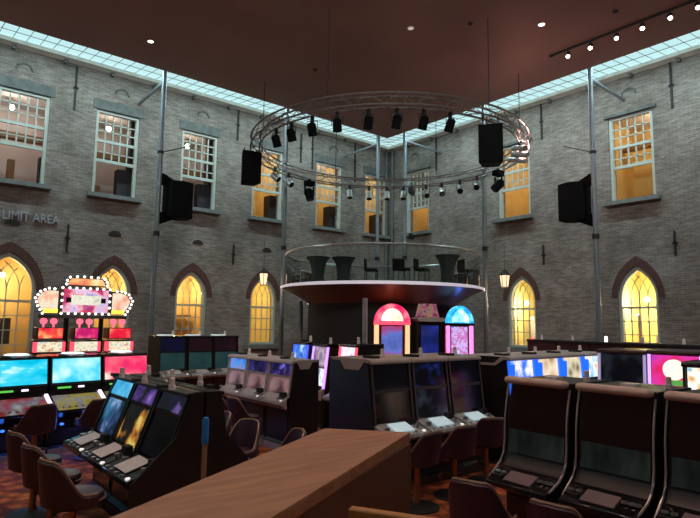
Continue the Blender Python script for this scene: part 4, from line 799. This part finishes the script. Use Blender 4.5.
for k, (x, y, a) in enumerate(((-13.05, -10.15, EAST), (-13.0, -9.4, EAST), (-14.42, -12.35, pi / 2 + .3), (-14.3, -13.15, pi / 2 - .2), (-14.4, -11.55, pi / 2))): chair(['violet chair at the near end white trimmed machine', 'violet chair at the middle white trimmed machine', 'violet chair behind the card topped bank, second from its near end', 'violet chair behind the near end of the card topped bank, by the counter', 'violet chair behind the card topped bank, third from its near end'][k], x, y, a, 'violet', g4)
g5 = 'chairs at the wide screen machines'
for k in range(3):
    x, y = local(-15.28, -8.28, rz, -.87 + .89 * k, -.72); chair(['dark plum chair at the sea picture machine', 'dark plum chair at the turquoise picture machine', 'dark plum chair at the red picture machine'][k], x, y, rz, 'plum', g5)

# ------------------------------------------------------------------ counter, handrail and post in the foreground
t = thing('wooden_counter', 'long brown wooden counter with a broad flat top in the foreground', 'counter', (-16.16, -16.745, 0))
q = [(-16.03, -16.90), (-16.29, -16.59), (-18.55, -17.84), (-18.3, -18.0)]; o_ = (-16.16, -16.745); q = [(a - o_[0], b - o_[1]) for a, b in q]
q[2] = (-2.41, -1.10); q[3] = (-2.18, -1.37)
MB().prism(q, 1.655, 1.70, 2).build('counter_top', 'woodtop', t, .006)
cx, cy = sum(p[0] for p in q) / 4, sum(p[1] for p in q) / 4; q2 = [(cx + (a - cx) * .985, cy + (b - cy) * .95) for a, b in q]
MB().prism(q2, .0, 1.655, 2).build('counter_body', 'woodface', t)
t = thing('handrail', 'orange brown wooden handrail end in front of the counter', 'handrail', (-17.05, -17.68, .55))
p0, p1 = Vector((0, 0, 1.19)), Vector((.52, -.98, 1.19)); d = (p1 - p0).normalized(); sd = Vector((d.y, -d.x, 0)) * .014
def bar(a, b, r): return MB().add([a + sd * x + Vector((0, 0, z)) for a in (a, b) for x in (-1, 1) for z in (-r, r)], [(0, 1, 3, 2), (4, 6, 7, 5), (0, 4, 5, 1), (2, 3, 7, 6), (0, 2, 6, 4), (1, 5, 7, 3)])
bar(p0, p1, .013).build('rail_bar', 'rail', t, .005)
for k in (.35, .9): p = p0 + (p1 - p0) * k; MB().tube([(p.x, p.y, 0), (p.x, p.y, 1.18)], .014, 8).build('rail_post', 'iron', t)
t = thing('marker_post', 'slender tan post with a bright blue sleeve at its top', 'post', (-15.93, -14.59, 0))
MB().lathe([(.020, .01), (.020, 1.3)], 12).build('shaft', 'tan', t); MB().lathe([(.027, 1.25), (.027, 1.43), (.018, 1.45), (.001, 1.45)], 14).build('sleeve', 'blue', t); MB().lathe([(.14, 0), (.13, .02), (.03, .03)], 20).build('base', 'iron', t)

# ------------------------------------------------------------------ light
w = bpy.data.worlds.new('World'); SC.world = w; w.use_nodes = True; nt = w.node_tree; bg = nt.nodes['Background']
bg.inputs['Color'].default_value = (.58, .86, .88, 1); bg.inputs['Strength'].default_value = 1.15
def sky_portal(loc, sx, sy):
    l = bpy.data.lights.new('sky_portal', 'AREA'); l.shape = 'RECTANGLE'; l.size = sx; l.size_y = sy; l.cycles.is_portal = True
    o = bpy.data.objects.new('sky_portal', l); COL.objects.link(o); o.location = loc
mx, my = (XW) / 2, (YW) / 2; zz = HT + .25
sky_portal((mx, -CE / 2, zz), -XW, CE); sky_portal((-CE / 2, my, zz), CE, -YW); sky_portal((mx, YW + CE / 2, zz), -XW, CE); sky_portal((XW + CE / 2, my, zz), CE, -YW)
# added fill lights: wide spots on the ceiling out of view, in modelled fixtures
def fill_lamp(x, y, aim, e, col, spot, lb, size=.12):
    t = thing('added_fill_light', lb, 'added fill light', (x, y, CZ), 0, 'added fill lights on the ceiling')
    B(-.04, .04, -.04, .04, -.10, 0).build('stem', 'iron', t); d = (Vector(aim) - Vector((x, y, CZ - .2))).normalized(); c = Vector((0, 0, -.2))
    MB().tube([c - d * .16, c + d * .10], [.09, .13], 14).build('lamp_body', 'iron', t); MB().tube([c + d * .10, c + d * .112], .12, 14).build('lamp_lens', 'lampwhite', t)
    lamp('SPOT', 'fill_beam', tuple(c + d * .17), e, col, size, t, tuple(c + d * 3), spot)
COOL = (.74, .97, 1); WRM = (1, .62, .50)
fill_lamp(-15.0, -14.5, (-10.0, 0, 7.0), 440, COOL, 90, 'added fill light high over the camera aimed at the dark windows')
fill_lamp(-13.5, -16.0, (0, -9.0, 7.0), 440, COOL, 90, 'added fill light high over the camera aimed at the amber lit windows')
fill_lamp(-14.2, -15.2, (-1, -1, 7.0), 440, COOL, 80, 'added fill light high over the camera aimed at the corner of the brick walls')
fill_lamp(-16.2, -15.6, (-9.0, 0, 1.8), 420, (1, .66, .52), 62, 'added warm fill light high over the camera aimed at the arched windows of the long wall')
fill_lamp(-14.2, -17.2, (0, -9.0, 1.8), 420, (1, .66, .52), 62, 'added warm fill light high over the camera aimed at the bright yellow arched windows')
for x, y, l in ((-16.5, -10.5, 'the wide screens'), (-13.0, -13.6, 'the middle bank'), (-16.5, -15.0, 'the card topped bank'), (-10.5, -16.5, 'the near curved bank')):
    fill_lamp(x, y, (x + .3, y + .3, 0), 200, WRM, 115, 'added warm fill light pointing down at the gaming floor over ' + l)
fill_lamp(-15.9, -18.2, (-16.6, -17.4, 1.5), 150, (1, .64, .42), 80, 'added warm fill light pointing straight down at the wooden counter')
# added hidden lights on the ceiling slab's outer edge, imitating skylight on the brick
def skylight_fill(loc, aim, length, along, e):
    B(-length / 2, length / 2, -.02, .02, -.05, .05).build('added_edge_batten', 'iron', ce).matrix_world = Matrix.Translation(loc) @ Matrix.Rotation(0 if along == 'x' else pi / 2, 4, 'Z')
    l = bpy.data.lights.new('skylight_fill_light', 'AREA'); l.shape = 'RECTANGLE'; l.size = length; l.size_y = .12; l.energy = e; l.color = (.68, .97, 1)
    o = bpy.data.objects.new('skylight_fill_light', l); COL.objects.link(o)
    d = (Vector(aim) - Vector(loc)).normalized(); ax = Vector((1, 0, 0)) if along == 'x' else Vector((0, 1, 0)); zz_ = -d; yy = zz_.cross(ax).normalized(); xx = yy.cross(zz_)
    p = Vector(loc) + d * .06; o.matrix_world = Matrix(((xx.x, yy.x, zz_.x, p.x), (xx.y, yy.y, zz_.y, p.y), (xx.z, yy.z, zz_.z, p.z), (0, 0, 0, 1)))
skylight_fill((-12, -CE + .04, CZ + .12), (-12, -.9, 5.0), 17, 'x', 345)
skylight_fill((-CE + .04, -12, CZ + .12), (-.9, -12, 5.0), 17, 'y', 345)

SC.view_settings.view_transform = 'Standard'; SC.view_settings.look = 'None'; SC.view_settings.gamma = 1; SC.view_settings.use_curve_mapping = False
SC.view_settings.exposure = 0.1
SC.cycles.use_denoising = True; SC.cycles.max_bounces = 6; SC.cycles.diffuse_bounces = 3; SC.cycles.glossy_bounces = 3; SC.cycles.transparent_max_bounces = 12; SC.cycles.sample_clamp_indirect = 4
